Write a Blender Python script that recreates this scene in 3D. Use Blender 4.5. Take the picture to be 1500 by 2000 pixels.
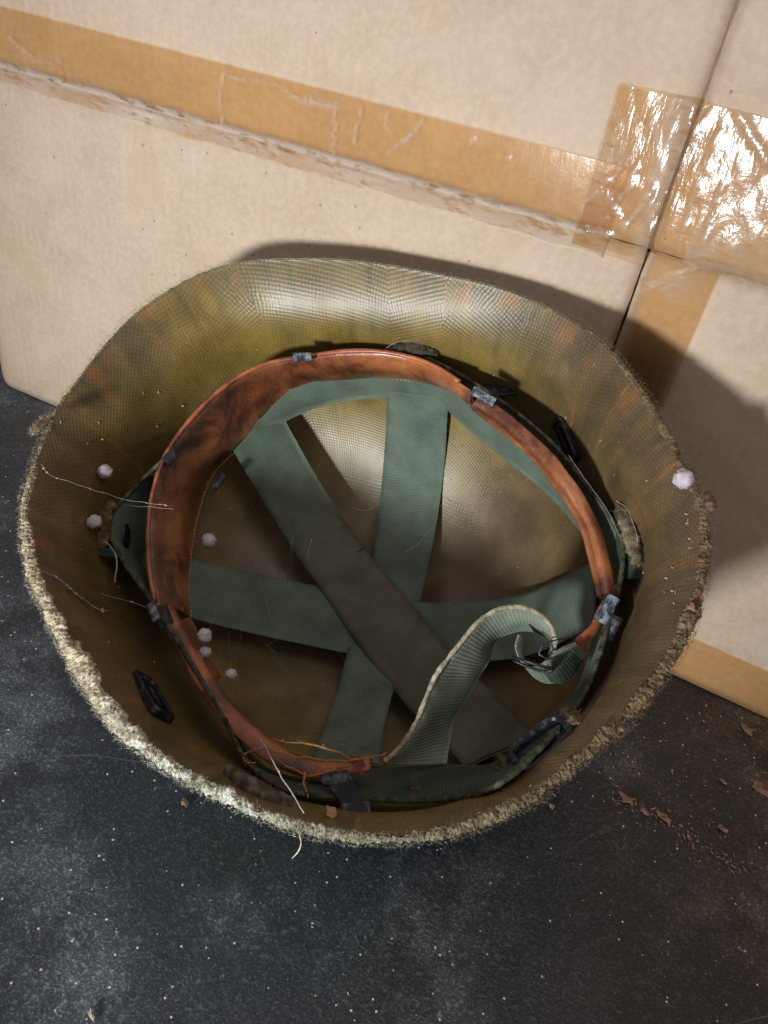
import bpy, math, random
import numpy as np
from mathutils import Vector, Matrix, noise
random.seed(7); np.random.seed(7)
S = bpy.context.scene
for o in list(bpy.data.objects): bpy.data.objects.remove(o)

# ------------------------------------------------------------------ camera
CAM_H = 0.345                       # lens height above the tabletop, metres
F = 1500.0                          # focal length in pixels of the 1500 x 2000 photograph
def nz(v): return v / np.linalg.norm(v)
_down = nz(np.array([-362., 1940., F])); _right = nz(np.array([5189., 2138., -F]))
_Z = -_down; _X = nz(_right - _Z * (_right @ _Z)); _Y = np.cross(_Z, _X)
CM = np.array([_X, _Y, _Z])         # camera axes (right, down, forward) -> world
CAM = np.array([0, 0, CAM_H])
cd = bpy.data.cameras.new('camera'); cam = bpy.data.objects.new('camera', cd); S.collection.objects.link(cam)
cd.sensor_fit = 'VERTICAL'; cd.sensor_height = 36.0; cd.lens = 36.0 * F / 2000.0
cd.clip_start = 0.01; cd.clip_end = 50
m = Matrix.Identity(4)
for r in range(3):
    m[r][0] = CM[r][0]; m[r][1] = -CM[r][1]; m[r][2] = -CM[r][2]; m[r][3] = CAM[r]
cam.matrix_world = m
S.camera = cam

# ------------------------------------------------------------------ light
S.view_settings.view_transform = 'Standard'; S.view_settings.look = 'None'
S.view_settings.exposure = 0.0; S.view_settings.gamma = 1.0
w = bpy.data.worlds.new("World"); S.world = w; w.use_nodes = True
bg = w.node_tree.nodes['Background']; bg.inputs[0].default_value = (1.0, 0.86, 0.87, 1); bg.inputs[1].default_value = 0.30
def lamp(name, kind, loc, target, energy, color, size=None, spot=None, blend=0.5):
    l = bpy.data.lights.new(name, kind); l.energy = energy; l.color = color
    if kind == 'AREA': l.size = size
    elif size: l.shadow_soft_size = size
    if spot: l.spot_size = math.radians(spot); l.spot_blend = blend
    o = bpy.data.objects.new(name, l); S.collection.objects.link(o)
    o.location = loc
    o.rotation_euler = (Vector(target) - Vector(loc)).to_track_quat('-Z', 'Y').to_euler()
    return o
LAMP = (-0.203, -0.507, 0.189)
lamp('torch_lamp', 'SPOT', LAMP, (-0.19, 0.37, 0.13), 36.0, (0.95, 0.98, 1.0), 0.045, 62, 1.0)
lamp('fill_lamp', 'AREA', (0.15, 0.10, 1.3), (0.0, 0.3, 0), 2.2, (1.0, 0.88, 0.84), 0.6)  # soft overhead fill, added to lift the ambient light

# ------------------------------------------------------------------ helpers
COL = S.collection
def ray(u, v): return CM @ nz(np.array([u - 750., v - 1000., F]))
def on_plane(u, v, p0, n):
    r = ray(u, v); return CAM + r * (((p0 - CAM) @ n) / (r @ n))
def on_floor(u, v, z=0.0): return on_plane(u, v, np.array([0, 0, z]), np.array([0, 0, 1.]))
WALL = 0.392
def on_wall(u, v, y=WALL): return on_plane(u, v, np.array([0, y, 0]), np.array([0, 1., 0]))
def N3(v): return noise.noise(Vector(v))
def srgb(r, g, b):
    f = lambda c: (c / 255 / 12.92) if c / 255 <= 0.04045 else ((c / 255 + 0.055) / 1.055) ** 2.4
    return (f(r), f(g), f(b))
def cr(pts, n, closed=False):
    """Catmull-Rom resample of points (any dimension) to n samples, even in index."""
    P = np.array(pts, float); k = len(P)
    if closed: seg = k
    else: seg = k - 1
    out = []
    for i in range(n):
        t = i / n * seg if closed else i / (n - 1) * seg
        j = min(int(t), seg - 1) if not closed else int(t) % k; s = t - int(t)
        if not closed: s = t - j
        def g(q): return P[q % k] if closed else (P[q] if 0 <= q < k else (2 * P[0] - P[1] if q < 0 else 2 * P[-1] - P[-2]))
        a, b, c, d = g(j - 1), g(j), g(j + 1), g(j + 2)
        out.append(0.5 * (2 * b + (c - a) * s + (2 * a - 5 * b + 4 * c - d) * s * s + (3 * b - a - 3 * c + d) * s ** 3))
    return np.array(out)
def mesh_obj(name, verts, faces, mat, parent=None, uv=None, colors=None, smooth=True, origin=None, kind=None):
    me = bpy.data.meshes.new(name)
    V = np.array(verts, float)
    org = np.array(parent['_w']) if parent is not None else (np.array(origin) if origin is not None else V.mean(0))
    if parent is not None and origin is not None: org = np.array(origin)
    me.from_pydata((V - org).tolist(), [], [list(map(int, f)) for f in faces])
    if uv is not None:
        ul = me.uv_layers.new(name='UVMap'); uva = np.array(uv, float)
        if len(uva) == len(me.loops): flat = uva
        else:
            idx = np.zeros(len(me.loops), dtype=np.int32); me.loops.foreach_get('vertex_index', idx); flat = uva[idx]
        ul.data.foreach_set('uv', flat.astype(np.float32).ravel())
    if colors is not None:
        ca = me.color_attributes.new(name='tint', type='FLOAT_COLOR', domain='POINT')
        cc = np.ones((len(V), 4), np.float32); cc[:, :3] = np.array(colors); ca.data.foreach_set('color', cc.ravel())
    me.polygons.foreach_set('use_smooth', [smooth] * len(me.polygons)); me.update()
    o = bpy.data.objects.new(name, me); COL.objects.link(o)
    if mat: me.materials.append(mat)
    if parent is not None:
        o.parent = parent; o.location = Vector(org - np.array(parent['_w']))
    else: o.location = Vector(org)
    o['_w'] = org.tolist()
    if kind: o['kind'] = kind
    return o
def empty(name, loc):
    o = bpy.data.objects.new(name, None); COL.objects.link(o); o.location = Vector(loc); o['_w'] = [float(a) for a in loc]; o.empty_display_size = 0.02
    return o
def tag(o, label, cat, group=None):
    o['label'] = label; o['category'] = cat
    if group: o['group'] = group
    return o
class MB:
    def __init__(s): s.v = []; s.f = []
    def add(s, v, f):
        b = len(s.v); s.v += [list(map(float, q)) for q in v]; s.f += [[b + i for i in q] for q in f]
    def box(s, c, ax, ay, az, bev=0.0):
        """box with half-axes vectors; corners chamfered by bev (fraction)"""
        c = np.array(c); ax, ay, az = map(np.array, (ax, ay, az))
        if bev <= 0:
            v = [c + i * ax + j * ay + k * az for k in (-1, 1) for j in (-1, 1) for i in (-1, 1)]
            s.add(v, [(0, 2, 3, 1), (4, 5, 7, 6), (0, 1, 5, 4), (2, 6, 7, 3), (0, 4, 6, 2), (1, 3, 7, 5)]); return
        q = 1 - bev; ring = [(q, 1), (-q, 1), (-1, q), (-1, -q), (-q, -1), (q, -1), (1, -q), (1, q)]
        v = []; lv = [(-1, q), (-q, 1), (q, 1), (1, q)]
        for (k, sc) in lv: v += [c + i * sc * ax + j * sc * ay + k * az for i, j in ring]
        f = [list(range(8))[::-1], [24 + i for i in range(8)]]
        for l in range(3):
            for i in range(8): j = (i + 1) % 8; f.append((l * 8 + i, l * 8 + j, l * 8 + 8 + j, l * 8 + 8 + i))
        s.add(v, f)
    def tube(s, pts, rad, n=8, closed=False, caps=True):
        P = np.array(pts, float); k = len(P); R = rad if hasattr(rad, '__len__') else [rad] * k
        T = np.array([nz((P[(i + 1) % k] - P[i - 1]) if closed else (P[min(i + 1, k - 1)] - P[max(i - 1, 0)]) + 1e-12) for i in range(k)])
        a = nz(np.cross(T[0], [0.3, 0.5, 0.81])); v = []
        for i in range(k):
            a = nz(a - T[i] * (a @ T[i])); b = np.cross(T[i], a)
            for j in range(n): t = 2 * math.pi * j / n; v.append(P[i] + R[i] * (math.cos(t) * a + math.sin(t) * b))
        f = []
        for i in range(k if closed else k - 1):
            i2 = (i + 1) % k
            for j in range(n): j2 = (j + 1) % n; f.append((i * n + j, i * n + j2, i2 * n + j2, i2 * n + j))
        if caps and not closed: f += [tuple(range(n))[::-1], tuple((k - 1) * n + j for j in range(n))]
        s.add(v, f)
    def build(s, name, mat, parent=None, smooth=True, **kw):
        if parent is not None and 'colors' not in kw: kw['colors'] = np.ones((len(s.v), 3))
        return mesh_obj(name, s.v, s.f, mat, parent, smooth=smooth, **kw)

# ------------------------------------------------------------------ materials
class Mat:
    def __init__(s, name):
        s.m = bpy.data.materials.new(name); s.m.use_nodes = True; s.t = s.m.node_tree; s.b = s.t.nodes['Principled BSDF']; s.out = s.t.nodes['Material Output']
    def n(s, typ, **kw):
        x = s.t.nodes.new(typ)
        for k, v in kw.items():
            if k in x.inputs.keys() if hasattr(x.inputs, 'keys') else False: x.inputs[k].default_value = v
            else: setattr(x, k, v)
        return x
    def l(s, a, b): s.t.links.new(a, b)
    def val(s, sock, v):
        if hasattr(v, 'is_linked') or isinstance(v, bpy.types.NodeSocket): s.l(v, sock)
        else: sock.default_value = v
    def math(s, op, a, b=0.0, c=0.0, clamp=False):
        x = s.t.nodes.new('ShaderNodeMath'); x.operation = op; x.use_clamp = clamp
        s.val(x.inputs[0], a); s.val(x.inputs[1], b); s.val(x.inputs[2], c); return x.outputs[0]
    def mix(s, f, a, b, typ='MIX'):
        x = s.t.nodes.new('ShaderNodeMix'); x.data_type = 'RGBA'; x.blend_type = typ
        s.val(x.inputs[0], f)
        for sock, v in ((x.inputs[6], a), (x.inputs[7], b)):
            if isinstance(v, bpy.types.NodeSocket): s.l(v, sock)
            else: sock.default_value = (*v, 1) if len(v) == 3 else v
        return x.outputs[2]
    def ramp(s, f, stops):
        x = s.t.nodes.new('ShaderNodeValToRGB'); s.l(f, x.inputs[0]); e = x.color_ramp.elements
        while len(e) < len(stops): e.new(0.5)
        for i, (p, c) in enumerate(stops):
            e[i].position = p; e[i].color = (*c, 1) if hasattr(c, '__len__') else (c, c, c, 1)
        return x.outputs[0]
    def coord(s, kind='Object'):
        return s.t.nodes.new('ShaderNodeTexCoord').outputs[kind]
    def mapv(s, v, scale=(1, 1, 1), rot=(0, 0, 0), loc=(0, 0, 0)):
        x = s.t.nodes.new('ShaderNodeMapping'); s.l(v, x.inputs[0]); x.inputs['Scale'].default_value = scale; x.inputs['Rotation'].default_value = rot; x.inputs['Location'].default_value = loc
        return x.outputs[0]
    def noise(s, v, scale, detail=4, rough=0.55, dist=0.0, col=False):
        x = s.t.nodes.new('ShaderNodeTexNoise'); s.l(v, x.inputs['Vector']); x.inputs['Scale'].default_value = scale; x.inputs['Detail'].default_value = detail
        x.inputs['Roughness'].default_value = rough; x.inputs['Distortion'].default_value = dist
        return x.outputs['Color' if col else 'Fac']
    def vor(s, v, scale, feat='F1', rnd=1.0):
        x = s.t.nodes.new('ShaderNodeTexVoronoi'); x.feature = feat; s.l(v, x.inputs['Vector']); x.inputs['Scale'].default_value = scale; x.inputs['Randomness'].default_value = rnd
        return x
    def bump(s, h, strength, dist, prev=None):
        x = s.t.nodes.new('ShaderNodeBump'); s.l(h, x.inputs['Height']); x.inputs['Strength'].default_value = strength; x.inputs['Distance'].default_value = dist
        if prev is not None: s.l(prev, x.inputs['Normal'])
        return x.outputs[0]
    def sep(s, v):
        x = s.t.nodes.new('ShaderNodeSeparateXYZ'); s.l(v, x.inputs[0]); return x.outputs
    def attr(s):
        x = s.t.nodes.new('ShaderNodeAttribute'); x.attribute_name = 'tint'; return x.outputs['Color']
    def set(s, **kw):
        for k, v in kw.items():
            sock = s.b.inputs[k.replace('_', ' ')]
            if isinstance(v, bpy.types.NodeSocket): s.l(v, sock)
            elif hasattr(v, '__len__') and len(v) == 3 and sock.type == 'RGBA': sock.default_value = (*v, 1)
            else: sock.default_value = v
        return s.m

def step(M, f, a, b):
    x = M.t.nodes.new('ShaderNodeMapRange'); M.l(f, x.inputs[0]); x.inputs[1].default_value = a; x.inputs[2].default_value = b; x.interpolation_type = 'SMOOTHSTEP'
    return x.outputs[0]

# black moulded table top
def mat_table():
    M = Mat('black_pebbled_plastic'); c = M.coord('Object')
    g1 = M.noise(c, 900, 3, 0.6); g2 = M.noise(M.mapv(c, (1, 1, 1), (0, 0, 0.6)), 420, 4, 0.62, 0.6)
    big = M.noise(c, 9, 5, 0.6, 0.4); mid = M.noise(c, 38, 5, 0.65)
    dustarea = M.math('MULTIPLY', step(M, big, 0.44, 0.62), step(M, mid, 0.34, 0.66))
    x = M.sep(c)[0]
    warm = step(M, x, -0.06, 0.14)
    fleck = M.math('ADD', M.math('MULTIPLY', step(M, g2, 0.50, 0.72), 0.6), M.math('MULTIPLY', step(M, g1, 0.52, 0.70), 0.7))
    dustcol = M.mix(warm, srgb(150, 160, 168), srgb(160, 138, 120))
    basec = M.mix(warm, (0.010, 0.0155, 0.024), (0.010, 0.0095, 0.009))  # bluish sheen of the left side painted into base and dust colours
    k = M.math('MULTIPLY', fleck, M.math('ADD', M.math('MULTIPLY', dustarea, 0.66), 0.20))
    col = M.mix(k, basec, dustcol)
    film = M.math('ADD', M.math('MULTIPLY', dustarea, 0.13), M.math('MULTIPLY', step(M, mid, 0.45, 0.7), 0.02))
    col = M.mix(film, col, dustcol)
    # scattered pale specks
    v = M.vor(c, 330); sp = M.math('LESS_THAN', v.outputs['Distance'], 0.16)
    wn = M.t.nodes.new('ShaderNodeSeparateColor'); M.l(v.outputs['Color'], wn.inputs[0])
    sp = M.math('MULTIPLY', sp, M.math('GREATER_THAN', wn.outputs[0], 0.90))
    col = M.mix(M.math('MULTIPLY', sp, 0.9), col, srgb(214, 205, 190))
    # long fine scratches
    for ang, sc, th in ((1.05, 8.0, 0.0022), (0.75, 6.0, 0.0018), (2.5, 7.0, 0.0016)):
        q = M.mapv(c, (1, 1, 1), (0, 0, ang)); xx = M.sep(q)
        wob = M.math('MULTIPLY', M.noise(q, 4, 2), 0.10)
        fr = M.math('FRACT', M.math('MULTIPLY', M.math('ADD', xx[0], wob), sc))
        ln = M.math('LESS_THAN', M.math('ABSOLUTE', M.math('SUBTRACT', fr, 0.5)), th)
        br = step(M, M.noise(M.mapv(q, (30, 5, 5)), 1.6, 3), 0.52, 0.66)
        col = M.mix(M.math('MULTIPLY', M.math('MULTIPLY', ln, br), 0.16), col, srgb(170, 170, 172))
    b = M.bump(g2, 0.5, 0.0008); b = M.bump(g1, 0.6, 0.0005, b)
    return M.set(Base_Color=col, Roughness=M.math('ADD', M.math('MULTIPLY', dustarea, 0.25), 0.40), Normal=b)
# kraft cardboard
def mat_card():
    M = Mat('kraft_cardboard'); c = M.coord('Object')
    f = M.noise(M.mapv(c, (1, 1, 1)), 260, 4, 0.6); m2 = M.noise(c, 26, 5, 0.6); big = M.noise(c, 5, 3)
    fib = M.noise(M.mapv(c, (260, 260, 1400)), 1.0, 3, 0.6)
    flute = M.math('SINE', M.math('MULTIPLY', M.sep(c)[0], 2 * math.pi / 0.0065))
    col = M.mix(step(M, m2, 0.25, 0.75), srgb(180, 159, 136), srgb(194, 174, 153))
    col = M.mix(M.math('MULTIPLY', step(M, f, 0.35, 0.7), 0.30), col, srgb(214, 196, 172))
    col = M.mix(M.math('MULTIPLY', step(M, fib, 0.55, 0.75), 0.20), col, srgb(160, 132, 104))
    # damp blotches near the corner
    d = M.noise(M.mapv(c, (1, 1, 1), (0, 0, 0), (3.1, 0, 1.7)), 20, 3, 0.5, 0.5)
    col = M.mix(M.math('MULTIPLY', step(M, d, 0.60, 0.63), 0.35), col, srgb(184, 160, 128))
    v = M.vor(c, 120); wn = M.t.nodes.new('ShaderNodeSeparateColor'); M.l(v.outputs['Color'], wn.inputs[0])
    sp = M.math('MULTIPLY', M.math('LESS_THAN', v.outputs['Distance'], 0.10), M.math('GREATER_THAN', wn.outputs[1], 0.86))
    col = M.mix(M.math('MULTIPLY', sp, 0.55), col, srgb(110, 84, 60))
    b = M.bump(f, 0.25, 0.0004); b = M.bump(flute, 0.14, 0.0004, b); b = M.bump(M.noise(c, 14, 3), 0.5, 0.004, b)
    return M.set(Base_Color=col, Roughness=0.72, Normal=b)
def mat_cardcore():
    M = Mat('cardboard_cut_edge'); c = M.coord('Object')
    col = M.mix(M.noise(c, 300), srgb(150, 118, 84), srgb(205, 180, 146))
    return M.set(Base_Color=col, Roughness=0.9)
def mat_tape(wr=1.0, rough=0.16):
    M = Mat('clear_packing_tape'); c = M.coord('Object'); u = M.sep(c)
    n1 = M.noise(c, 55, 5, 0.6, 0.8); st = M.noise(M.mapv(c, (260, 60, 30)), 1.0, 3, 0.6)
    air = M.attr(); ag = M.t.nodes.new('ShaderNodeSeparateColor'); M.l(air, ag.inputs[0])
    lift = M.math('MULTIPLY', ag.outputs[0], step(M, M.noise(M.mapv(c, (90, 90, 260)), 1.0, 4, 0.6), 0.25, 0.55))
    tr = M.t.nodes.new('ShaderNodeBsdfTransparent'); tr.inputs[0].default_value = (0.80, 0.615, 0.40, 1)
    tc = M.mix(M.math('MULTIPLY', step(M, n1, 0.35, 0.7), 0.5), (0.90, 0.765, 0.58), (0.925, 0.80, 0.64)); M.l(tc, tr.inputs[0])
    di = M.t.nodes.new('ShaderNodeBsdfDiffuse'); di.inputs[0].default_value = (*srgb(214, 200, 186), 1)
    mx = M.t.nodes.new('ShaderNodeMixShader'); M.l(M.math('MULTIPLY', lift, 0.75), mx.inputs[0]); M.l(tr.outputs[0], mx.inputs[1]); M.l(di.outputs[0], mx.inputs[2])
    gl = M.t.nodes.new('ShaderNodeBsdfGlossy'); gl.inputs['Roughness'].default_value = rough
    b = M.bump(M.noise(M.mapv(c, (190, 190, 60)), 1.0, 3, 0.5, 0.6), 0.30 * wr, 0.0010); b = M.bump(st, 0.10 * wr, 0.0010, b); b = M.bump(M.noise(c, 380, 3, 0.6), 0.16 * wr, 0.0006, b)
    M.l(b, gl.inputs['Normal'])
    fr = M.t.nodes.new('ShaderNodeFresnel'); fr.inputs[0].default_value = 1.5; M.l(b, fr.inputs['Normal'])
    mx2 = M.t.nodes.new('ShaderNodeMixShader'); M.l(fr.outputs[0], mx2.inputs[0]); M.l(mx.outputs[0], mx2.inputs[1]); M.l(gl.outputs[0], mx2.inputs[2])
    M.l(mx2.outputs[0], M.out.inputs[0]); M.t.nodes.remove(M.b)
    return M.m
def mat_shell():
    M = Mat('resin_impregnated_duck'); uv = M.coord('UV'); s = M.sep(uv); c = M.coord('Object')
    k = math.pi / 0.00125
    wob = M.math('MULTIPLY', M.noise(c, 55, 4, 0.6), 0.0042)
    uu = M.math('ADD', s[0], wob); vv = M.math('ADD', s[1], wob)
    dots = M.math('MULTIPLY', M.math('SINE', M.math('MULTIPLY', uu, k)), M.math('SINE', M.math('MULTIPLY', vv, k)))
    dots = M.math('ADD', M.math('MULTIPLY', dots, 0.5), 0.5)
    base = M.attr()
    fade = step(M, M.sep(c)[2], 0.035, 0.09)
    col = M.mix(M.math('MULTIPLY', M.math('MULTIPLY', dots, M.math('ADD', 0.30, M.math('MULTIPLY', M.noise(c, 140, 3), 0.35))), fade), base, M.mix(1.0, base, (0.36, 0.34, 0.30), 'MULTIPLY'))
    n = M.noise(c, 60, 5, 0.65); col = M.mix(step(M, n, 0.3, 0.75), M.mix(1.0, col, (0.72, 0.70, 0.66), 'MULTIPLY'), col)
    d2 = M.noise(c, 1500, 2, 0.6); col = M.mix(M.math('MULTIPLY', step(M, d2, 0.66, 0.74), 0.4), col, srgb(190, 182, 160))
    n2 = M.noise(M.mapv(c, (1, 1, 1)), 230, 4, 0.7); col = M.mix(M.math('MULTIPLY', step(M, n2, 0.58, 0.78), 0.20), col, srgb(150, 142, 122))
    b = M.bump(M.math('MULTIPLY', dots, fade), 0.22, 0.0005); b = M.bump(n2, 0.15, 0.0006, b)
    return M.set(Base_Color=col, Roughness=M.math('ADD', M.math('MULTIPLY', n, 0.30), 0.26), Specular_IOR_Level=0.5, Coat_Weight=0.10, Coat_Roughness=0.30, Normal=b)
def mat_canvas():
    M = Mat('faded_green_canvas'); c = M.coord('Object')
    col = M.mix(M.noise(c, 60, 4), srgb(128, 132, 104), srgb(172, 174, 148)); w1 = M.noise(c, 700, 2)
    return M.set(Base_Color=M.mix(M.math('MULTIPLY', w1, 0.4), col, (0.12, 0.13, 0.09)), Roughness=0.95, Normal=M.bump(w1, 0.6, 0.0006))
def mat_fray():
    M = Mat('frayed_fibre'); c = M.coord('Object')
    col = M.mix(step(M, M.noise(c, 260, 4, 0.7), 0.35, 0.7), M.mix(1.0, M.attr(), (0.45, 0.42, 0.36), 'MULTIPLY'), M.attr())
    return M.set(Base_Color=col, Roughness=1.0, Specular_IOR_Level=0.1, Normal=M.bump(M.noise(c, 900, 3, 0.7), 0.8, 0.0010))
def mat_web(name, a, b_, dust=0.12):
    M = Mat(name); uv = M.coord('UV'); s = M.sep(uv); c = M.coord('Object')
    rib = M.math('SINE', M.math('MULTIPLY', s[0], 2 * math.pi / 0.0016)); crs = M.math('SINE', M.math('MULTIPLY', s[1], 2 * math.pi / 0.0013))
    wv = M.math('ADD', M.math('MULTIPLY', rib, 0.40), M.math('MULTIPLY', M.math('MULTIPLY', rib, crs), 0.18)); wv = M.math('ADD', wv, 0.5)
    n = M.noise(c, 45, 5, 0.6); col = M.mix(step(M, n, 0.25, 0.75), a, b_)
    col = M.mix(M.math('MULTIPLY', wv, 0.34), col, M.mix(1.0, col, (0.3, 0.3, 0.3), 'MULTIPLY'))
    n2 = M.noise(c, 900, 3, 0.7); col = M.mix(M.math('MULTIPLY', step(M, n2, 0.55, 0.8), dust * 2.2), col, srgb(170, 165, 148))
    n3 = M.noise(c, 120, 5, 0.7); col = M.mix(M.math('MULTIPLY', step(M, n3, 0.5, 0.8), dust), col, srgb(140, 128, 104))
    col = M.mix(1.0, col, M.attr(), 'MULTIPLY')
    return M.set(Base_Color=col, Roughness=0.85, Specular_IOR_Level=0.25, Normal=M.bump(wv, 0.38, 0.0004))
def mat_leather():
    M = Mat('tan_sweatband_leather'); c = M.coord('Object'); uv = M.coord('UV')
    big = M.noise(M.mapv(c, (1, 1, 1)), 34, 5, 0.62, 0.5); med = M.noise(c, 110, 5, 0.65)
    col = M.ramp(big, [(0.28, srgb(56, 32, 26)), (0.40, srgb(96, 50, 34)), (0.50, srgb(152, 90, 54)), (0.66, srgb(182, 116, 66)), (0.8, srgb(146, 86, 62))])
    col = M.mix(M.math('MULTIPLY', step(M, med, 0.42, 0.72), 0.40), col, srgb(98, 46, 30))
    col = M.mix(1.0, col, M.attr(), 'MULTIPLY')
    v = M.vor(c, 900, 'DISTANCE_TO_EDGE'); cr_ = M.noise(M.mapv(c, (1, 1, 1)), 480, 4, 0.7)
    col = M.mix(M.math('MULTIPLY', step(M, cr_, 0.6, 0.75), 0.25), col, srgb(196, 150, 116))
    b = M.bump(v.outputs['Distance'], 0.22, 0.0005); b = M.bump(cr_, 0.25, 0.0006, b); b = M.bump(med, 0.3, 0.002, b)
    return M.set(Base_Color=col, Roughness=M.math('ADD', M.math('MULTIPLY', med, 0.35), 0.20), Coat_Weight=0.45, Coat_Roughness=0.28, Normal=b)
def mat_metal():
    M = Mat('blackened_steel'); c = M.coord('Object'); n = M.noise(c, 170, 5, 0.65)
    col = M.mix(step(M, n, 0.50, 0.80), (0.012, 0.012, 0.018), srgb(112, 114, 124))
    return M.set(Base_Color=col, Roughness=M.math('ADD', M.math('MULTIPLY', n, 0.3), 0.25), Metallic=0.35, Normal=M.bump(n, 0.4, 0.0004))
def simple(name, col, rough=0.9, var=0.35, scale=200, **kw):
    M = Mat(name); c = M.coord('Object')
    cc = M.mix(step(M, M.noise(c, scale, 4, 0.65), 0.3, 0.7), tuple(x * (1 - var) for x in col), col)
    return M.set(Base_Color=cc, Roughness=rough, Normal=M.bump(M.noise(c, scale * 3, 3), 0.4, 0.0004), **kw)

mTable = mat_table(); mCard = mat_card(); mCore = mat_cardcore(); mTape = mat_tape(0.7); mTapeW = mat_tape(0.85, 0.12); mTapeD = mat_tape(0.8, 0.12); mTape = mat_tape(0.3, 0.12)
mShell = mat_shell(); mCanvas = mat_canvas(); mFray = mat_fray()
mWeb = mat_web('green_cotton_webbing', srgb(80, 93, 82), srgb(106, 121, 107)); mWebB = mat_web('soiled_shaded_webbing', srgb(84, 84, 72), srgb(108, 108, 94), 0.05)  # mWebB: dusty, and browned for the shade it lies in
mWebG = mat_web('dusty_webbing', srgb(108, 118, 104), srgb(142, 150, 136), 0.2); mWebD = mat_web('dark_webbing', srgb(38, 48, 42), srgb(60, 74, 64), 0.1)
mFold = simple('shaded_fold_paper', srgb(150, 124, 98), 0.95, 0.3, 200); mLeather = mat_leather(); mMetal = mat_metal()
def mat_bright():
    M = Mat('worn_grey_steel'); c = M.coord('Object'); n = M.noise(c, 380, 5, 0.7)
    return M.set(Base_Color=M.mix(step(M, n, 0.42, 0.62), srgb(50, 56, 64), srgb(136, 148, 158)), Roughness=0.38, Metallic=0.4, Normal=M.bump(n, 0.5, 0.0004))
mBright = mat_bright()
mThread = simple('stitch_thread', srgb(196, 150, 104), 0.9)
mSac = simple('pale_silk', srgb(204, 196, 202), 0.9, 0.25, 700)
mSilk = simple('cobweb_silk', srgb(168, 160, 156), 0.8, 0.2, 300)
mRoot = simple('dry_rootlet', srgb(170, 122, 72), 0.9, 0.4, 400)
mFlake = simple('brown_plant_flake', srgb(132, 102, 84), 0.95, 0.4, 300)
mCrumb = simple('pale_grit', srgb(182, 166, 144), 0.95, 0.4, 400)
mDustFelt = simple('matted_dust', srgb(128, 120, 104), 1.0, 0.5, 500)

# ------------------------------------------------------------------ setting: table top
def slab(name, x0, x1, y0, y1, z0, z1, mat, parent=None, **kw):
    b = MB(); b.box(((x0 + x1) / 2, (y0 + y1) / 2, (z0 + z1) / 2), ((x1 - x0) / 2, 0, 0), (0, (y1 - y0) / 2, 0), (0, 0, (z1 - z0) / 2)); return b.build(name, mat, parent, smooth=False, **kw)
o = slab('tabletop', -1.1, 1.0, -0.7, 1.1, -0.03, 0.0, mTable, origin=(0, 0, 0)); o['kind'] = 'structure'

# ------------------------------------------------------------------ cardboard box
FX = -0.0280; SZ = 0.2395; BX0 = -0.480; BX1 = 0.30; BT = 0.52; TH = 0.0045
box = empty('cardboard_box', (0.0, WALL + 0.15, 0.0))
tag(box, 'large plain brown cardboard box with clear packing tape over its seams, standing behind the helmet', 'box')
def swing(x, z): return 0.0 if x < FX else (0.12 if z > SZ else 0.05) * (x - FX)
def panel(name, x0, x1, z0, z1, seed, side_round=None):
    """front panel with slightly buckled face and edges, built as a grid with thickness"""
    nx = max(8, int((x1 - x0) / 0.006)); nzv = max(8, int((z1 - z0) / 0.006)); v = []; f = []
    for k in range(2):
        for j in range(nzv + 1):
            for i in range(nx + 1):
                x = x0 + (x1 - x0) * i / nx; z = z0 + (z1 - z0) * j / nzv
                y = WALL + 0.0016 * N3((x * 5, z * 5, seed)) + 0.0003 * N3((x * 60, z * 60, seed + 3))
                e = min(z - z0, z1 - z, ) if z0 > 0 else (z1 - z)
                y += 0.0022 * math.exp(-max(0, e) / 0.006)
                dx = min(abs(x - x0), abs(x1 - x)); y += 0.0020 * math.exp(-dx / 0.004)
                xx = x + (0.0006 * N3((z * 90, x * 3, seed + 9)) if i in (0, nx) else 0)
                zz = z + (0.0006 * N3((x * 90, 3, seed + 5)) if j in (0, nzv) and z > 0.01 else 0)
                v.append((xx, y + k * TH - (swing(x, z0 + 0.001)), zz))
    q = (nx + 1) * (nzv + 1); I = lambda k, j, i: k * q + j * (nx + 1) + i
    for j in range(nzv):
        for i in range(nx):
            f.append((I(0, j, i), I(0, j, i + 1), I(0, j + 1, i + 1), I(0, j + 1, i))); f.append((I(1, j, i), I(1, j + 1, i), I(1, j + 1, i + 1), I(1, j, i + 1)))
    for i in range(nx): f.append((I(0, 0, i), I(1, 0, i), I(1, 0, i + 1), I(0, 0, i + 1))); f.append((I(0, nzv, i), I(0, nzv, i + 1), I(1, nzv, i + 1), I(1, nzv, i)))
    for j in range(nzv): f.append((I(0, j, 0), I(0, j + 1, 0), I(1, j + 1, 0), I(1, j, 0))); f.append((I(0, j, nx), I(1, j, nx), I(1, j + 1, nx), I(0, j + 1, nx)))
    return mesh_obj(name, v, f, mCard, box)
GAP = 0.0006
panel('front_panel', BX0, FX - GAP, 0.0006, SZ - 0.0004, 1.0)
panel('front_flap', BX0, FX - GAP, SZ + 0.0004, BT, 5.0)
panel('front_panel', FX + GAP, BX1, 0.0006, SZ - 0.0004, 9.0)
panel('front_flap', FX + GAP, BX1, SZ + 0.0004, BT, 13.0)
slab('side_panel', BX0, BX0 + TH, WALL + 0.008, WALL + 0.3, 0.0006, BT, mCard, box)
slab('side_panel', BX1 - TH, BX1, WALL + 0.008, WALL + 0.3, 0.0006, BT, mCard, box)
slab('back_panel', BX0, BX1, WALL + 0.301, WALL + 0.305, 0.0006, BT, mCard, box)
slab('top_panel', BX0, BX1, WALL + 0.009, WALL + 0.3, BT + 0.001, BT + 0.005, mCard, box)
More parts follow.
